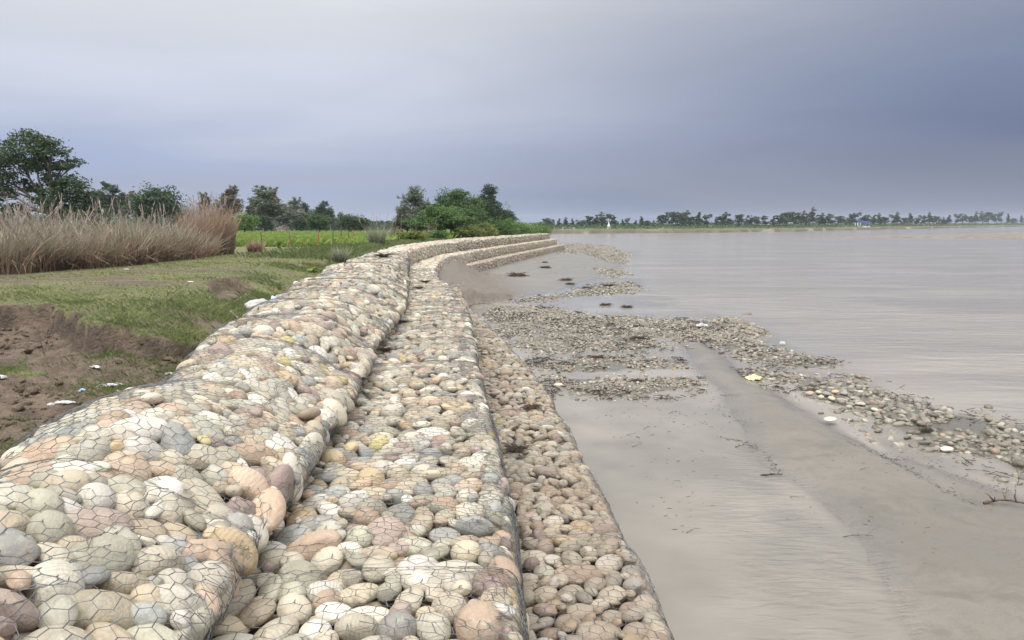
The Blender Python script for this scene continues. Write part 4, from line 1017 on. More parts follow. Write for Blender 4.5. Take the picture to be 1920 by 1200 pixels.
V, Fc, tn = blades(x, y, bank_z(x, y) - .01, r.uniform(.03, .11, len(x)) * (1 + .5 * (y > 14)), .006 + .0003 * y, r, .7)
tag(link('bank_weeds', mesh_np('bank_weeds', V, Fc, M['turf_green'], {'tone': tn}, False)), 'longer green grass on the shoulder behind the wall', 'grass', kind='stuff')
# loose clods of soil in the hollow
n = 15000; x = r.uniform(-17, -3.9, n); y = r.uniform(6.5, 19, n); wob = .9 * fbm(x, y, .9, 3, 2) + .35 * fbm(x, y, 3.1, 2, 3)
k = (sdf(HOLLOW, x + wob * .5, y + wob) > 0) & (x < xback(y) + .1) & (fbm(x, y, .9, 3, 91) > -.06); x, y = x[k], y[k]; cr = .012 + .06 * r.random(len(x)) ** 3.5
Rm, cc = stone_frames(np.stack([x, y, bank_z(x, y)], -1), np.tile([0., 0., 1.], (len(x), 1)), cr, .5, r.uniform(0, 6.3, len(x)), 0.0)
V, Fc, tn = stones_joined(1, Rm, cc, cr); V += (fbm(V[:, 0] * 30, V[:, 1] * 30, 1, 2, 5) * .02)[:, None]
tag(link('soil_clods', mesh_np('soil_clods', V, Fc, M['bank'], {'grass': 0 * tn})), 'crumbled brown clods of soil in the muddy hollow', 'soil', kind='stuff')
# grass shoots in the hollow
gl = [(200, 690, .9), (215, 650, .5), (150, 600, .6), (8, 670, .5), (230, 640, .4), (270, 690, .6), (60, 770, .3), (330, 600, .4), (365, 640, .6), (345, 660, .5)]
xx, yy = [], []
for a, b_, s in gl:
    cx, cy = px2w(a, b_, 2.6); m_ = int(900 * s); xx.append(r.normal(cx, .28 * s + .1, m_)); yy.append(r.normal(cy, .25 * s + .1, m_))
x, y = np.concatenate(xx), np.concatenate(yy)
V, Fc, tn = blades(x, y, bank_z(x, y) - .01, r.uniform(.03, .10, len(x)), .005 + 0 * x, r, .8)
tag(link('hollow_grass', mesh_np('hollow_grass', V, Fc, M['turf_green'], {'tone': tn}, False)), 'ragged grass shoots in the muddy hollow', 'grass', kind='stuff')
# field
n = 42000; y = 56 + (210 - 56) * r.random(n) ** 1.5; px = r.uniform(425, 860, n); x = (px - 960) / F * y
k = x < xback(np.clip(y, 1, 134)) - 2.5; x, y = x[k], y[k]; row = np.round(y / .9) * .9; y = np.where(y < 110, row + r.normal(0, .12, len(y)), y)
V, Fc, tn = blades(x, y, bank_z(x, y) - .02, r.uniform(.35, .8, len(x)), .05 + y * .0011, r, .6)
tag(link('crop_plants', mesh_np('crop_plants', V, Fc, M['crop'], {'tone': tn}, False)), 'bright yellow green crop rows in the field behind the fence', 'crop', kind='stuff')
n = 16000; y = 36 + 52 * r.random(n); x = xback(y) - .1 - np.abs(r.normal(0, 2.4, n)); V, Fc, tn = blades(x, y, bank_z(x, y) - .02, r.uniform(.08, .38, len(x)), .02 + y * .0004, r, .6)
tag(link('verge_weeds', mesh_np('verge_weeds', V, Fc, M['turf_green'], {'tone': tn}, False)), 'green weeds along the far verge behind the wall', 'grass', kind='stuff')
for i, (a, b_, s, lab) in enumerate([(533, 482, .9, 'broad leafed bright green weed on the meadow right of the dead tuft'), (566, 463, .8, 'broad leafed pale green plant beside the fence stakes'), (585, 500, .4, 'little leafy weed on the grassy shoulder')]):
    x, y = px2w(a, b_, 2.95); z = base_z(y, x); t_ = thing('leafy_weed', lab, 'weed', (x, y, z))
    C = r.normal(0, 1, (60, 3)) * [s * .55, s * .35, s * .16] + [0, 0, s * .25]; V, Fc = leaves(C, .12, r, .3); link('leaves', mesh_np('leaves', V, Fc, M['leaf_yellow' if i else 'leaf_bright'], {'tone': r.random(len(V))}, False), t_)
    sg = [tube(bend((0, 0, -.02), tuple(c_), 4, .1, r), [.008] * 4, 3) for c_ in C[:12]]; V, Fc = join_parts(sg); link('stem', mesh_np('stem', V, Fc, M['leaf_mid'], {'tone': r.random(len(V))}), t_)

# ------------------------------------------------------------------ field fence
fr = thing('wire_fence', 'thin stake and wire fence along the near edge of the green field', 'fence')
PS = [(441, 470, 1.3, 'post'), (492, 470, 1.1, 'post'), (543, 471, 1.15, 'redpost'), (598, 469, 1.1, 'redpost'), (624, 466, 1.2, 'post'), (640, 462, 1.5, 'post'), (654, 459, 1.2, 'post'), (662, 457, 1.2, 'redpost'), (687, 456, 1.3, 'post'), (724, 453, 1.2, 'post'), (752, 450, 1.2, 'redpost'), (781, 449, 1.7, 'post'), (803, 448, 1.2, 'post')]
tops = []
for a, b_, h, mt in PS:
    x, y = px2w(a, b_, 2.9); z = base_z(y, x); p_ = bend((x, y, z - .2), (x + r.normal(0, .05), y, z + h), 5, .03, r); V, Fc = tube(p_, np.linspace(.05, .035, 5), 6); link('post', mesh_np('post', V, Fc, M[mt]), fr); tops.append((x, y, z))
for hh_ in (.45, .85):
    for q in range(len(tops) - 1):
        a, b_ = np.array(tops[q]) + [0, 0, hh_], np.array(tops[q + 1]) + [0, 0, hh_]; tq = np.linspace(0, 1, 6)[:, None]; P = a + (b_ - a) * tq; P[:, 2] -= np.sin(tq[:, 0] * np.pi) * .06
        V, Fc = tube(P, [.008] * 6, 3); link('wire', mesh_np('wire', V, Fc, M['post']), fr)

# ------------------------------------------------------------------ far bank
def bank_line(px):
    "distance of the far water line in this direction"
    return np.interp(px, [900, 1040, 1300, 1480, 1700, 1800, 1920, 2100], [330, 345, 375, 430, 640, 850, 1150, 1500])
pxs = np.linspace(560, 2150, 320)
rows = [(0, -.3), (1.5, .9), (5, 1.7), (22, 2.2), (60, 2.4), (300, 2.6), (1200, 3.5)]
V = []; 
for i, px in enumerate(pxs):
    Yw = bank_line(px) * (1 + .012 * math.sin(px * .05) + .01 * math.sin(px * .13))
    for q, (dd, zz) in enumerate(rows):
        yy_ = Yw + dd * (1 + .25 * math.sin(px * .31 + q)); V.append(((px - 960) / F * yy_, yy_, zz + (.35 * math.sin(px * .09 + q) if q in (2, 3) else 0)))
V = np.array(V); idx = np.arange(len(V)).reshape(len(pxs), len(rows)); Fc = np.stack([idx[:-1, :-1], idx[1:, :-1], idx[1:, 1:], idx[:-1, 1:]], -1).reshape(-1, 4)
m, t, b = new_mat('far_bank_soil'); pos = geo_pos(t); n1 = noise(t, pos, .03, 5, .6).outputs[0]; n2 = noise(t, pos, .2, 4, .6).outputs[0]
sp = N(t, 'ShaderNodeSeparateXYZ'); LK(t, pos, sp.inputs[0])
c = mixc(t, maprange(t, n2, .35, .65), (.09, .115, .045), (.13, .13, .07)); c = mixc(t, maprange(t, sp.outputs[2], 1.75, 1.3), c, mixc(t, maprange(t, n1, .52, .66), (.12, .10, .075), (.27, .24, .195)))
c = mixc(t, math_n(t, 'MULTIPLY', maprange(t, n1, .60, .70, 0, .6), maprange(t, sp.outputs[2], 2.4, 1.7)), c, (.30, .27, .22))
LK(t, c, b.inputs['Base Color']); b.inputs['Roughness'].default_value = .95
tag(link('far_bank', mesh_np('far_bank', V, Fc, m)), 'low green and brown bank across the river', kind='structure')
# distant land sheet to the horizon
V = np.array([(-3500, 1500, 1.5), (3500, 1500, 1.5), (3500, 3300, 2), (-3500, 3300, 2)]); tag(link('distant_land', mesh_np('distant_land', V, np.array([[0, 1, 2, 3]]), m)), 'distant plain behind the river', kind='structure')
FT = []
rr = np.random.default_rng(11)
for i in range(6):
    H = 10; lo = rl(rr, 8, 2.8, 3.5, 8.3, 2.3) if i < 4 else [(rr.normal(0, .5), 0, 9.2 - q * 1.3, 1.2 + .3 * q, 1.1) for q in range(5)]
    FT.append(make_tree_mesh(300 + i, H, lo, 1500, .42, 'leaf_far', 'bark', .3, 0, .3, .45))
# (px, top px) read along the far bank; the rest of the row is filled between them
FTS = [(1022, 410, 0), (1035, 412, 1), (1048, 414, 5), (1060, 412, 4), (1072, 414, 5), (1083, 413, 1), (1092, 416, 2), (1105, 406, 0), (1117, 409, 5), (1131, 399, 3), (1142, 407, 2), (1152, 413, 1), (1165, 415, 5), (1177, 412, 2), (1190, 416, 4), (1200, 411, 5), (1212, 414, 0), (1224, 416, 4),
       (1241, 404, 0), (1253, 403, 2), (1268, 399, 1), (1280, 396, 3), (1292, 407, 0), (1308, 405, 5), (1325, 406, 2), (1340, 412, 4), (1352, 399, 3), (1366, 411, 1), (1382, 403, 0), (1395, 413, 4), (1405, 405, 1), (1418, 411, 5), (1431, 408, 2), (1445, 411, 4), (1457, 402, 3), (1470, 400, 0), (1484, 399, 1), (1497, 397, 3), (1508, 408, 5), (1518, 398, 4), (1530, 408, 0), (1540, 401, 3), (1553, 405, 2), (1566, 406, 0), (1580, 409, 1), (1588, 407, 5),
       (1600, 403, 2), (1612, 408, 0), (1622, 404, 1), (1633, 409, 5), (1645, 401, 3), (1655, 408, 0), (1667, 406, 2), (1676, 404, 4), (1688, 409, 0), (1699, 406, 5), (1711, 409, 1), (1722, 407, 2), (1736, 404, 4), (1749, 406, 0), (1760, 408, 3), (1773, 408, 5), (1785, 405, 2), (1798, 402, 1), (1810, 406, 0), (1822, 403, 4), (1835, 397, 3), (1846, 399, 0), (1858, 402, 1), (1869, 402, 2), (1881, 406, 5), (1893, 410, 0), (1907, 408, 4), (1918, 410, 2), (1930, 409, 1), (1945, 410, 0)]
DESC = ['bushy', 'rounded', 'broad', 'domed', 'slender', 'narrow']
def spot(px):
    for a, b_, s in ((0, 1030, 'beside the shrubs at the wall end'), (1030, 1075, 'above the low white wall'), (1075, 1120, 'left of the white shrine'), (1120, 1160, 'right behind the white shrine'), (1160, 1235, 'in the low stretch right of the shrine'), (1235, 1300, 'in the first tall cluster right of the shrine'),
                     (1300, 1375, 'above the middle of the far bank'), (1375, 1450, 'over the green middle of the far bank'), (1450, 1510, 'in the cluster above the sandbank tip'), (1510, 1590, 'left of the blue pavilion'), (1590, 1640, 'behind the blue pavilion'), (1640, 1700, 'right of the blue pavilion'),
                     (1700, 1780, 'above the pale sand cliff'), (1780, 1850, 'on the tall dark rise at the right'), (1850, 2000, 'near the right picture edge')):
        if a <= px < b_: return s
cnt = {}
for px, top, v in FTS:
    Yd = bank_line(px) + 35 + rr.uniform(0, 25); x = (px - 960) / F * Yd; Ht = CH + (HZ - top) / F * Yd - 2.3; s = Ht / 10.0 * 1.28; wd = min(1.15, max(.72, 10 / Ht))
    sp_ = spot(px); o_ = cnt.get(sp_, 0); cnt[sp_] = o_ + 1
    nth = ['first', 'second', 'third', 'fourth', 'fifth', 'sixth', 'seventh', 'eighth'][o_]
    t_ = put_tree(FT[v], x, Yd, 2.2, s, rr.uniform(0, 6.2), 'far_tree', f'{nth} far bank tree {sp_}, {DESC[v]} crown', 'trees along the far bank'); t_.scale = (s * wd, s * wd, s)
# hedge-like undergrowth along the far bank and behind the field
def belt(name, label, pts, hmin, hmax, size, mat, n):
    x = np.array([p[0] for p in pts]); y = np.array([p[1] for p in pts]); t_ = rr.random(n) * (len(pts) - 1); i = t_.astype(int); f_ = t_ - i
    X_ = x[i] * (1 - f_) + x[i + 1] * f_; Y_ = y[i] * (1 - f_) + y[i + 1] * f_ + rr.normal(0, 8, n); z0 = 2.2; H_ = (hmin + (hmax - hmin) * (fbm(X_, Y_ * .2, .06, 3, 61) + .5))
    C = np.stack([X_, Y_, z0 + rr.random(n) * H_], -1); V, Fc = leaves(C, size, rr); tag(link(name, mesh_np(name, V, Fc, M[mat], {'tone': np.repeat(rr.random(n), 4)}, False)), label, 'undergrowth', kind='stuff')
pp = [((p - 960) / F * (bank_line(p) + 55), bank_line(p) + 55) for p in range(1000, 2000, 20)]
belt('far_undergrowth', 'dark undergrowth filling the foot of the far bank trees', pp, .8, 3.6, .7, 'leaf_far', 12000)
pp = [((p - 960) / F * (bank_line(p) + 14), bank_line(p) + 14) for p in range(1000, 2000, 20)]
belt('far_reeds', 'low green scrub on the edge of the far bank', pp, .3, 1.6, .45, 'leaf_mid', 9000)
pp = [((p - 960) / F * 245, 245) for p in range(-120, 760, 20)]
belt('field_edge_undergrowth', 'dark scrub filling the foot of the trees behind the field', pp, 1.8, 6.0, .5, 'leaf_dark', 20000)
# haze-blue line of the farthest trees
pp = [((p - 960) / F * 1500, 1500) for p in range(-300, 2300, 40)]
belt('horizon_woods', 'distant wood reading as a dark line on the horizon', pp, 1.5, 6, 2.0, 'leaf_far', 9000)

# box helper
def box(cx, cy, cz, sx, sy, sz):
    V = np.array([(x, y, z) for x in (-.5, .5) for y in (-.5, .5) for z in (-.5, .5)]) * [sx, sy, sz] + [cx, cy, cz]
    return V, np.array([[0, 1, 3, 2], [4, 6, 7, 5], [0, 4, 5, 1], [2, 3, 7, 6], [0, 2, 6, 4], [1, 5, 7, 3]])
def fpos(px, extra=15):
    Yd = bank_line(px) + extra; return (px - 960) / F * Yd, Yd
x, y = fpos(1140, 16); sh = thing('white_shrine', 'tiny white conical shrine standing on the far river bank', 'shrine', (x, y, 2.1), scale=(.75, .75, .75))
link('plinth', mesh_np('plinth', *box(0, 0, .35, 2.6, 2.6, .7), M['white'], smooth=False), sh)
a = np.arange(8) * np.pi / 4; prof = [(1.15, .7), (1.05, 1.6), (.6, 2.6), (.35, 3.6), (.12, 4.8), (.02, 5.6)]
V = np.array([(rq * math.cos(q), rq * math.sin(q), zq) for rq, zq in prof for q in a]); idx = np.arange(len(V)).reshape(len(prof), 8); nx = np.roll(idx, -1, 1)
link('spire', mesh_np('spire', V, np.stack([idx[:-1], nx[:-1], nx[1:], idx[1:]], -1).reshape(-1, 4), M['white']), sh)
x, y = fpos(1060, 14); lw = thing('low_white_wall', 'low broken white wall with gaps on the far bank left of the shrine', 'wall', (x, y, 2.1), scale=(.8, .8, .8))
for q in (-7, -4.9, -1.8, .8, 2.9, 5.0): link('panel', mesh_np('panel', *box(q, 0, .3, 1.1, .3, .9), M['white'], smooth=False), lw)
link('coping', mesh_np('coping', *box(1.6, 0, .86, 8.2, .4, .16), M['concrete'], smooth=False), lw)
x, y = fpos(1611, 18); pv = thing('river_pavilion', 'open white pavilion with blue roof and columns on the far bank', 'pavilion', (x, y, 2.0), scale=(.72, .72, .8))
link('base', mesh_np('base', *box(0, 0, .5, 14, 6, 1.2), M['white'], smooth=False), pv)
for q in (-6, -3, 0, 3, 6):
    for w_ in (-2.5, 2.5): link('column', mesh_np('column', *box(q, w_, 2.6, .5, .5, 3.1), M['white' if q < 0 else 'blue'], smooth=False), pv)
link('roof', mesh_np('roof', *box(1.2, 0, 4.35, 10.5, 6.5, .5), M['blue'], smooth=False), pv)
link('upper_beam', mesh_np('upper_beam', *box(1.2, 0, 5.2, 8.4, 5, .6), M['blue'], smooth=False), pv)
for px, w_, lab in ((533, 6.5, 'small white house with red roof glimpsed between the trunks behind the field'),):
    Yd = 232; x = (px - 960) / F * Yd; hs = thing('farm_house', lab, 'house', (x, Yd, 2.0), scale=(.6, .6, .75)); link('wall', mesh_np('wall', *box(0, 0, .7, w_, 5, 1.5), M['white'], smooth=False), hs)
    V = np.array([(-w_ / 2 - .4, -3, 1.45), (w_ / 2 + .4, -3, 1.45), (w_ / 2 + .4, 3, 1.45), (-w_ / 2 - .4, 3, 1.45), (-w_ / 2 - .4, 0, 2.2), (w_ / 2 + .4, 0, 2.2)]); link('roof', mesh_np('roof', V, [np.array([[0, 1, 5, 4], [2, 3, 4, 5]]), np.array([[0, 4, 3], [1, 2, 5]])], M['roofm'], smooth=False), hs)
    for q in (-2.5, 2.5): link('window', mesh_np('window', *box(q, -2.53, .8, .8, .1, .7), M['twig'], smooth=False), hs)
# sandbank in the river at the right
P = poly_w([(1480, 447), (1560, 444), (1640, 442), (1740, 441), (1850, 439), (1990, 438), (2100, 441), (2100, 452), (1990, 449), (1850, 447), (1700, 446), (1560, 448)])
xs = np.linspace(P[:, 0].min(), P[:, 0].max(), 240); ys = np.linspace(P[:, 1].min(), P[:, 1].max(), 160); X, Y = np.meshgrid(xs, ys, indexing='ij')
s = sdf(P, X + 6 * fbm(X, Y, .06, 3, 71), Y + 6 * fbm(X, Y, .06, 3, 72)); Z = -.25 + .6 * sst(s, -3, 6) * sst(X, P[:, 0].min() - 10, P[:, 0].max() * .75) + .25 * sst(s, -2, 4) + .2 * fbm(X, Y, .05, 3, 73)
idx = np.arange(X.size).reshape(X.shape); Fc = np.stack([idx[:-1, :-1], idx[1:, :-1], idx[1:, 1:], idx[:-1, 1:]], -1).reshape(-1, 4)
tag(link('river_sandbank', mesh_np('river_sandbank', np.stack([X, Y, Z], -1).reshape(-1, 3), Fc, plain('sandbank', (.23, .20, .165), .8, 0, .3, .3, (.10, .085, .07)))), 'long flat sandbank lying in the middle of the river', kind='structure')

# ------------------------------------------------------------------ driftwood, roots, litter
def bedz(x, y): return max(0.0, float(bed_z(np.array([x]), np.array([y]))[0]))
def twig(px, py, L, ang, th, label, name='driftwood', branches=2, mat='twig', z=None, cat='driftwood', rise=.04):
    L *= .72; th *= .7; x, y = px2w(px, py, .05); z = bedz(x, y) + th * .6 if z is None else z; t_ = thing(name, label, cat, (x, y, z), ang)
    p_ = bend((-L / 2, 0, 0), (L / 2, 0, rise), 9, .12, r); V, Fc = tube(p_, np.linspace(th, th * .45, 9) * (1 + .2 * np.sin(np.arange(9) * 2.1)), 6); link('stem', mesh_np('stem', V, Fc, M[mat]), t_)
    for q in range(branches):
        s_ = p_[2 + (q * 2) % 6]; e = s_ + [r.normal(0, L * .2), r.normal(0, L * .2), abs(r.normal(.3, .3)) * L * .35]; V, Fc = tube(bend(s_, e, 6, .2, r), np.linspace(th * .5, th * .15, 6), 4); link('branch', mesh_np('branch', V, Fc, M[mat]), t_)
    return t_
twig(1447, 888, .55, -.12, .026, 'dark gnarled driftwood piece lying on the rippled sandbar edge', branches=5)
twig(1885, 950, .9, -.2, .035, 'reddish brown driftwood heap at the right edge of the sandbar', mat='root', branches=8)
twig(1622, 888, .3, .2, .006, 'thin loose twig lying alone in the middle of the sandbar', branches=3)
twig(1610, 790, .6, -.6, .010, 'curved dark twig near the pale single stone', branches=2)
twig(1665, 862, .7, -.9, .012, 'long forked dark twig between sandbar and gravel', branches=4)
twig(1830, 880, .5, -.8, .009, 'short dark twig beside the scattered cobbles', branches=1)
twig(1395, 835, .5, -.2, .012, 'tangle of small twigs stranded on the pool edge', branches=7)
twig(1495, 930, .35, -.5, .007, 'short twig below the dark driftwood', branches=0)
twig(1610, 1003, .6, -.15, .008, 'fine long twig on the smooth lower sandbar', branches=3)
twig(1300, 992, .35, .3, .006, 'small forked twig standing in the pool', branches=3)
twig(1213, 800, .3, .5, .006, 'tiny sprig standing in the upper pool', branches=5)
twig(1195, 833, .35, .2, .006, 'branched sprig in the middle of the pool', branches=6)
twig(1185, 812, .3, -.2, .005, 'thin sprig left of the branched one in the pool', branches=4)
twig(1265, 772, .4, -.1, .010, 'small knot of twigs near the stone mattress', branches=5)
twig(1370, 740, .8, -.5, .008, 'long thin twig along the sandbar flank', branches=2)
twig(900, 573, 2.4, .35, .03, 'thin branch lying in the mud below the mound', branches=2)
for i, (px, py, s, lab) in enumerate([(1198, 634, .34, 'dark dead grass clump on the broad stone mattress'), (1120, 668, .26, 'brown clump of debris between the two mattresses'), (1192, 712, .2, 'dark weed clump on the nearest stone mattress'), (1742, 806, .22, 'black twiggy bush stranded on the gravel strip'),
                                  (1060, 525, .5, 'brown grass clump standing on the mud flat'), (1023, 502, .55, 'dark heap of debris on the far mud flat'), (1022, 492, .35, 'smaller dark heap behind the debris on the mud flat'), (970, 517, .8, 'reddish debris patch on the left of the mud flat'), (1068, 532, .35, 'small dark clump right of the brown grass clump'),
                                  (1141, 536, .4, 'dark knot of debris by the shallow gravel band'), (1100, 539, .35, 'blackish debris knot in the shallow channel'), (1175, 574, .3, 'dark floating weed knot at the river edge'), (1135, 570, .3, 'dark weed knot just left of the floating one')]):
    x, y = px2w(px, py, .08); z = bedz(x, y); t_ = thing('debris_clump', lab, 'debris', (x, y, z))
    n = 170; a = r.uniform(0, 6.28, n); e = np.stack([np.cos(a), np.sin(a) * .7, r.uniform(-.05, .9, n)], -1) * s * r.uniform(.15, .7, n)[:, None]; st = r.normal(0, s * .35, (n, 3)) * [1.4, 1, 1]; st[:, 2] = 0
    mid = (st + e) / 2 + [0, 0, s * .15]; A = np.concatenate([st, mid]); B = np.concatenate([mid, st + e]); V, Fc = prisms(A, B, s * .018); link('stalks', mesh_np('stalks', V, Fc, M['root' if i in (4, 7, 1) else 'twig']), t_)
    V0, F0 = PEB[2][i % NP]; V = V0 * [s * .34, s * .28, s * .24] * (1 + 1.1 * fbm(V0[:, 0] * 3 + i, V0[:, 1] * 3, 1, 2, 3))[:, None]; link('root_ball', mesh_np('root_ball', V, F0, M['twig']), t_)
# fine flood debris caught among the wet stones
DA, DB = [], []
for P, nn_ in ((GRAV, 1500), (MAT1, 260), (MAT2, 420), (STRIP, 900), (SPIT, 350), (FAR3, 250), (FAR1, 200)):
    x0, y0 = P.min(0); x1, y1 = P.max(0); x = r.uniform(x0, min(x1, 30), nn_ * 3); y = r.uniform(max(y0, 6), y1, nn_ * 3); k = (sdf(P, x, y) > -.4) & (fbm(x, y, .9, 3, 95) > .0); x, y = x[k][:nn_], y[k][:nn_]
    a = r.normal(.2, .9, len(x)); L_ = r.uniform(.04, .17, len(x)) * (1 + y / 50); z = np.maximum(bed_z(x, y), 0) + .02 + .04 * r.random(len(x)); d = np.stack([np.cos(a), np.sin(a), r.normal(0, .25, len(x))], -1) * L_[:, None]; c_ = np.stack([x, y, z], -1); DA.append(c_ - d / 2); DB.append(c_ + d / 2)
DA, DB = np.concatenate(DA), np.concatenate(DB); V, Fc = prisms(DA, DB, .003 + .0003 * DA[:, 1])
tag(link('flood_debris', mesh_np('flood_debris', V, Fc, M['twig'])), 'dark plant debris caught among the wet stones', 'debris', kind='stuff')
# specks, leaves and seed heads left by the falling water on silt and pool
SA, SB = [], []
LINES = [([(1355, 822), (1400, 830), (1440, 858), (1455, 884)], 90, .05), ([(1600, 835), (1680, 872), (1760, 918), (1840, 960)], 170, .10), ([(1130, 760), (1200, 790), (1240, 850), (1300, 900)], 60, .5), ([(1560, 865), (1700, 900)], 25, .5), ([(1600, 800), (1700, 850), (1820, 900), (1915, 930)], 150, .35),
         ([(1250, 900), (1290, 950), (1330, 1000)], 40, .3), ([(1480, 930), (1600, 1000), (1800, 1020)], 40, .6), ([(1180, 770), (1360, 790)], 60, .7), ([(1310, 700), (1350, 760), (1390, 800)], 60, .12), ([(940, 560), (1010, 575), (1080, 580)], 120, 1.2), ([(960, 520), (1130, 500)], 120, 2.5)]
for pts, nn_, sp_ in LINES:
    L_ = poly_w(pts); t_ = r.random(nn_) * (len(L_) - 1); i_ = t_.astype(int); f_ = (t_ - i_)[:, None]; p_ = L_[i_] * (1 - f_) + L_[i_ + 1] * f_ + r.normal(0, sp_, (nn_, 2)) * [1, 1]
    z = np.maximum(bed_z(p_[:, 0], p_[:, 1]), 0) + .004; a = r.uniform(0, 3.14, nn_); d = np.stack([np.cos(a), np.sin(a), r.uniform(0, .12, nn_)], -1) * (r.uniform(.015, .11, nn_) ** 1.2 * (1 + p_[:, 1] / 40))[:, None]; c_ = np.concatenate([p_, z[:, None]], 1); SA.append(c_); SB.append(c_ + d)
SA, SB = np.concatenate(SA), np.concatenate(SB); V, Fc = prisms(SA, SB, r.uniform(.3, 1, len(SA)) * (.0022 + .00015 * SA[:, 1]))
tag(link('silt_litter', mesh_np('silt_litter', V, Fc, M['twig'])), 'small dark plant bits stranded on silt and shallow water', 'debris', kind='stuff')
# roots and rubbish on the gabions
def on_tier(tier, px, py, zt):
    x, y = px2w(px, py, zt); q = np.linspace(0, 1, 200); p, n_ = surf(tier, np.full(200, y), q); i = np.argmin(np.abs(p[:, 0] - x) + 3 * np.abs(p[:, 2] - zt)); return p[i] + n_[i] * .03
for i, (tier, px, py, zt, s, lab, mt) in enumerate([(3, 996, 768, 1.0, .24, 'brown root clump lying on the lowest tier stones', 'root'), (3, 966, 848, 1.0, .26, 'dark matted roots tucked against the middle tier', 'twig'), (2, 722, 657, 2.0, .22, 'black rubbish scrap in the corner below the top tier', 'twig'),
                                                  (1, 719, 483, 3.0, .5, 'black curled scrap on the crest of the wall', 'twig'), (2, 797, 530, 2.0, .28, 'small black scrap on the middle tier near the bend', 'twig'), (2, 785, 541, 2.0, .24, 'small black scrap left of the other on the middle tier', 'twig'), (2, 755, 604, 2.0, .2, 'dark scrap by the inner corner of the middle tier', 'twig')]):
    p = on_tier(tier, px, py, zt); t_ = thing('root_clump' if mt == 'root' or i == 1 else 'rubbish_scrap', lab, 'debris', tuple(p))
    n = 150; a = r.uniform(0, 6.28, n); e = np.stack([np.cos(a), np.sin(a), r.uniform(-.05, .35, n)], -1) * s * r.uniform(.4, 1, n)[:, None]; st = r.normal(0, s * .2, (n, 3)); st[:, 2] = np.abs(st[:, 2]) * .4
    mid = (st + e) / 2 + [0, 0, s * .12]; V, Fc = prisms(np.concatenate([st, mid]), np.concatenate([mid, st + e]), s * .014); link('fibres', mesh_np('fibres', V, Fc, M[mt]), t_)
    V0, F0 = PEB[2][(i * 3) % NP]; link('core', mesh_np('core', V0 * [s * .4, s * .35, s * .15], F0, M['twig']), t_)
def crumple(name, label, cat, x, y, z, sx, sy, h, mat, seed, rz=0, thick=.006):
    n = 26; u, v = np.meshgrid(np.linspace(-1, 1, n), np.linspace(-1, 1, n), indexing='ij'); rr_ = np.hypot(u, v); rag = .72 + 1.3 * fbm(np.arctan2(v, u) * 1.2 + 5, rr_ * 0 + seed, 1.3, 3, seed)
    X_ = u * sx * rag * .5 * (1.15 - .25 * rr_); Y_ = v * sy * rag * .5 * (1.15 - .25 * rr_); Z_ = h * (np.clip(1 - rr_ ** 2, 0, 1) * .7 + np.abs(fbm(u + seed, v, 2.1, 3, seed)) * 1.2 + np.abs(fbm(u, v + seed, 5, 2, seed)) * .5)
    idx = np.arange(n * n).reshape(n, n); Fc = np.stack([idx[:-1, :-1], idx[1:, :-1], idx[1:, 1:], idx[:-1, 1:]], -1).reshape(-1, 4)
    o = link(name, mesh_np(name, np.stack([X_, Y_, Z_], -1).reshape(-1, 3), Fc, M[mat]), None, (x, y, z)); o.rotation_euler = (0, 0, rz)
    so = o.modifiers.new('thickness', 'SOLIDIFY'); so.thickness = thick; so.offset = 0
    return tag(o, label, cat)
def on_bank(px, py, zt=2.5):
    z = zt
    for _ in range(6): x, y = px2w(px, py, z); z = base_z(y, x)
    return x, y, z
x, y, z = on_bank(480, 590, 2.7)
sk = thing('cement_sack', 'bulging white woven sack with blue print against the back of the wall', 'sack', (x, y + .25, z + .08), .5)
V0, F0 = ICO[3]; V = V0.copy(); V[:, 0] = np.sign(V[:, 0]) * np.abs(V[:, 0]) ** .7; V = V * [.34, .22, .19] * (1 + .25 * fbm(V0[:, 0] * 2, V0[:, 1] * 3 + V0[:, 2], 1.5, 3, 8))[:, None]
link('bag', mesh_np('bag', V * (1 + .22 * (fbm(V0[:, 0] * 4 + 3, V0[:, 2] * 4 + V0[:, 1] * 3, 1.6, 4, 12))[:, None]) + [0, 0, .08], F0, M['sack']), sk)
o = crumple('torn_flap', None, None, 0, 0, 0, .5, .32, .10, 'bluefilm', 4); o.parent = sk; o.location = (.36, -.10, .22); o.rotation_euler = (.55, -.35, .3)
LIT = [(205, 726, .5, .22, 'plastic', 'largest crumpled white and green plastic sheet in the mud'), (228, 735, .42, .14, 'plastic', 'long white plastic strip just right of the largest litter'), (154, 724, .14, .10, 'bluefilm', 'small flat pale blue plastic scrap on the mud'), (118, 763, .34, .09, 'plastic', 'long thin white plastic strip left of the litter'),
       (212, 692, .12, .10, 'plastic', 'small white cup shaped litter near the green shoots'), (180, 700, .30, .14, 'plastic', 'torn white scrap left of the cup shaped litter'), (5, 717, .16, .14, 'plastic', 'white litter at the left picture edge'), (98, 775, .14, .08, 'plastic', 'small white scrap at the end of the thin strip'), (320, 706, .28, .08, 'plastic', 'pale plastic shred lying against the back of the wall'),
       (237, 506, .25, .12, 'plastic', 'tiny white scrap on the open meadow'), (355, 530, .25, .14, 'plastic', 'small white scrap on the meadow above the dark dip')]
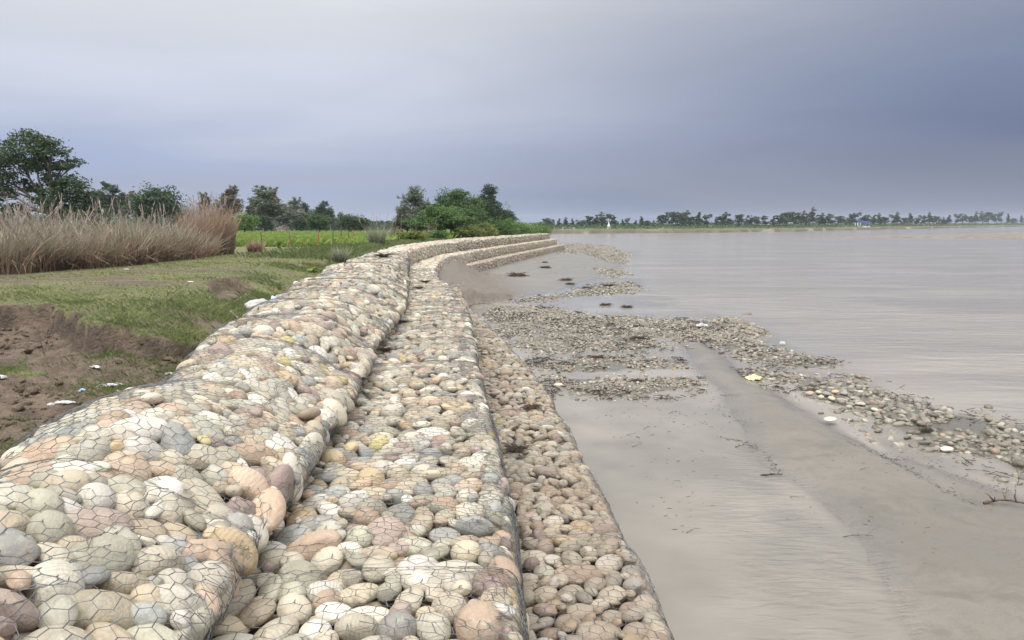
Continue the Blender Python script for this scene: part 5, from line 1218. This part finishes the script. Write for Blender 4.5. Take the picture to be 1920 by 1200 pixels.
for i, (px, py, a, b_, mt, lab) in enumerate(LIT):
    x, y, z = on_bank(px, py); crumple('plastic_litter', lab, 'litter', x, y, z + .01, a, b_, (.035 if px > 20 else .05), mt, 10 + i, r.uniform(-.6, .6))
x, y = px2w(1412, 707, .1); crumple('yellow_bag', 'crumpled pale yellow plastic bag at the edge of the sandbar', 'litter', x, y, bedz(x, y) + .02, .62, .4, .14, 'yellowfilm', 30)
x, y = px2w(1316, 611, .1); crumple('white_scrap', 'white plastic scrap on the outer end of the broad mattress', 'litter', x, y, bedz(x, y) + .05, .6, .4, .16, 'plastic', 31)
x, y = px2w(1466, 643, .1); crumple('white_scrap', 'small white scrap on the brown gravel spit', 'litter', x, y, bedz(x, y) + .05, .4, .25, .12, 'plastic', 32)
# small dead stem on the bank, dry shoot by the hollow
x, y, z = on_bank(85, 672); V, Fc = tube(bend((0, 0, -.02), (-.16, .1, .42), 7, .1, r), np.linspace(.008, .003, 7), 4); tag(link('dead_stem', mesh_np('dead_stem', V, Fc, M['twig']), None, (x, y, z)), 'thin dark dead stem leaning in the muddy hollow', 'twig')
x, y, z = on_bank(452, 610); dp = thing('pale_seedling', 'pale dry seedling leaning beside the white sack', 'plant', (x, y, z)); pth = bend((0, 0, 0), (-.25, .1, .3), 7, .08, r); V, Fc = tube(pth, np.linspace(.008, .004, 7), 4); link('stem', mesh_np('stem', V, Fc, M['plume'], {'tone': np.ones(len(V))}), dp); V, Fc = leaves(np.repeat(pth[2:], 3, 0), .04, r); link('leaves', mesh_np('leaves', V, Fc, M['plume'], {'tone': np.ones(len(V))}, False), dp)

# ------------------------------------------------------------------ damp air
hz_o = link('haze', mesh_np('haze', *box(0, 700, 20, 7600, 5600, 44), smooth=False))
hm = bpy.data.materials.new('haze_air'); hm.use_nodes = True; ht = hm.node_tree; ht.nodes.clear(); pvn = N(ht, 'ShaderNodeVolumePrincipled'); pvn.inputs['Color'].default_value = (.80, .86, 1.0, 1); pvn.inputs['Density'].default_value = .00013
LK(ht, pvn.outputs[0], N(ht, 'ShaderNodeOutputMaterial').inputs['Volume']); hz_o.data.materials.append(hm); tag(hz_o, 'pale damp haze hanging over the river', kind='stuff')
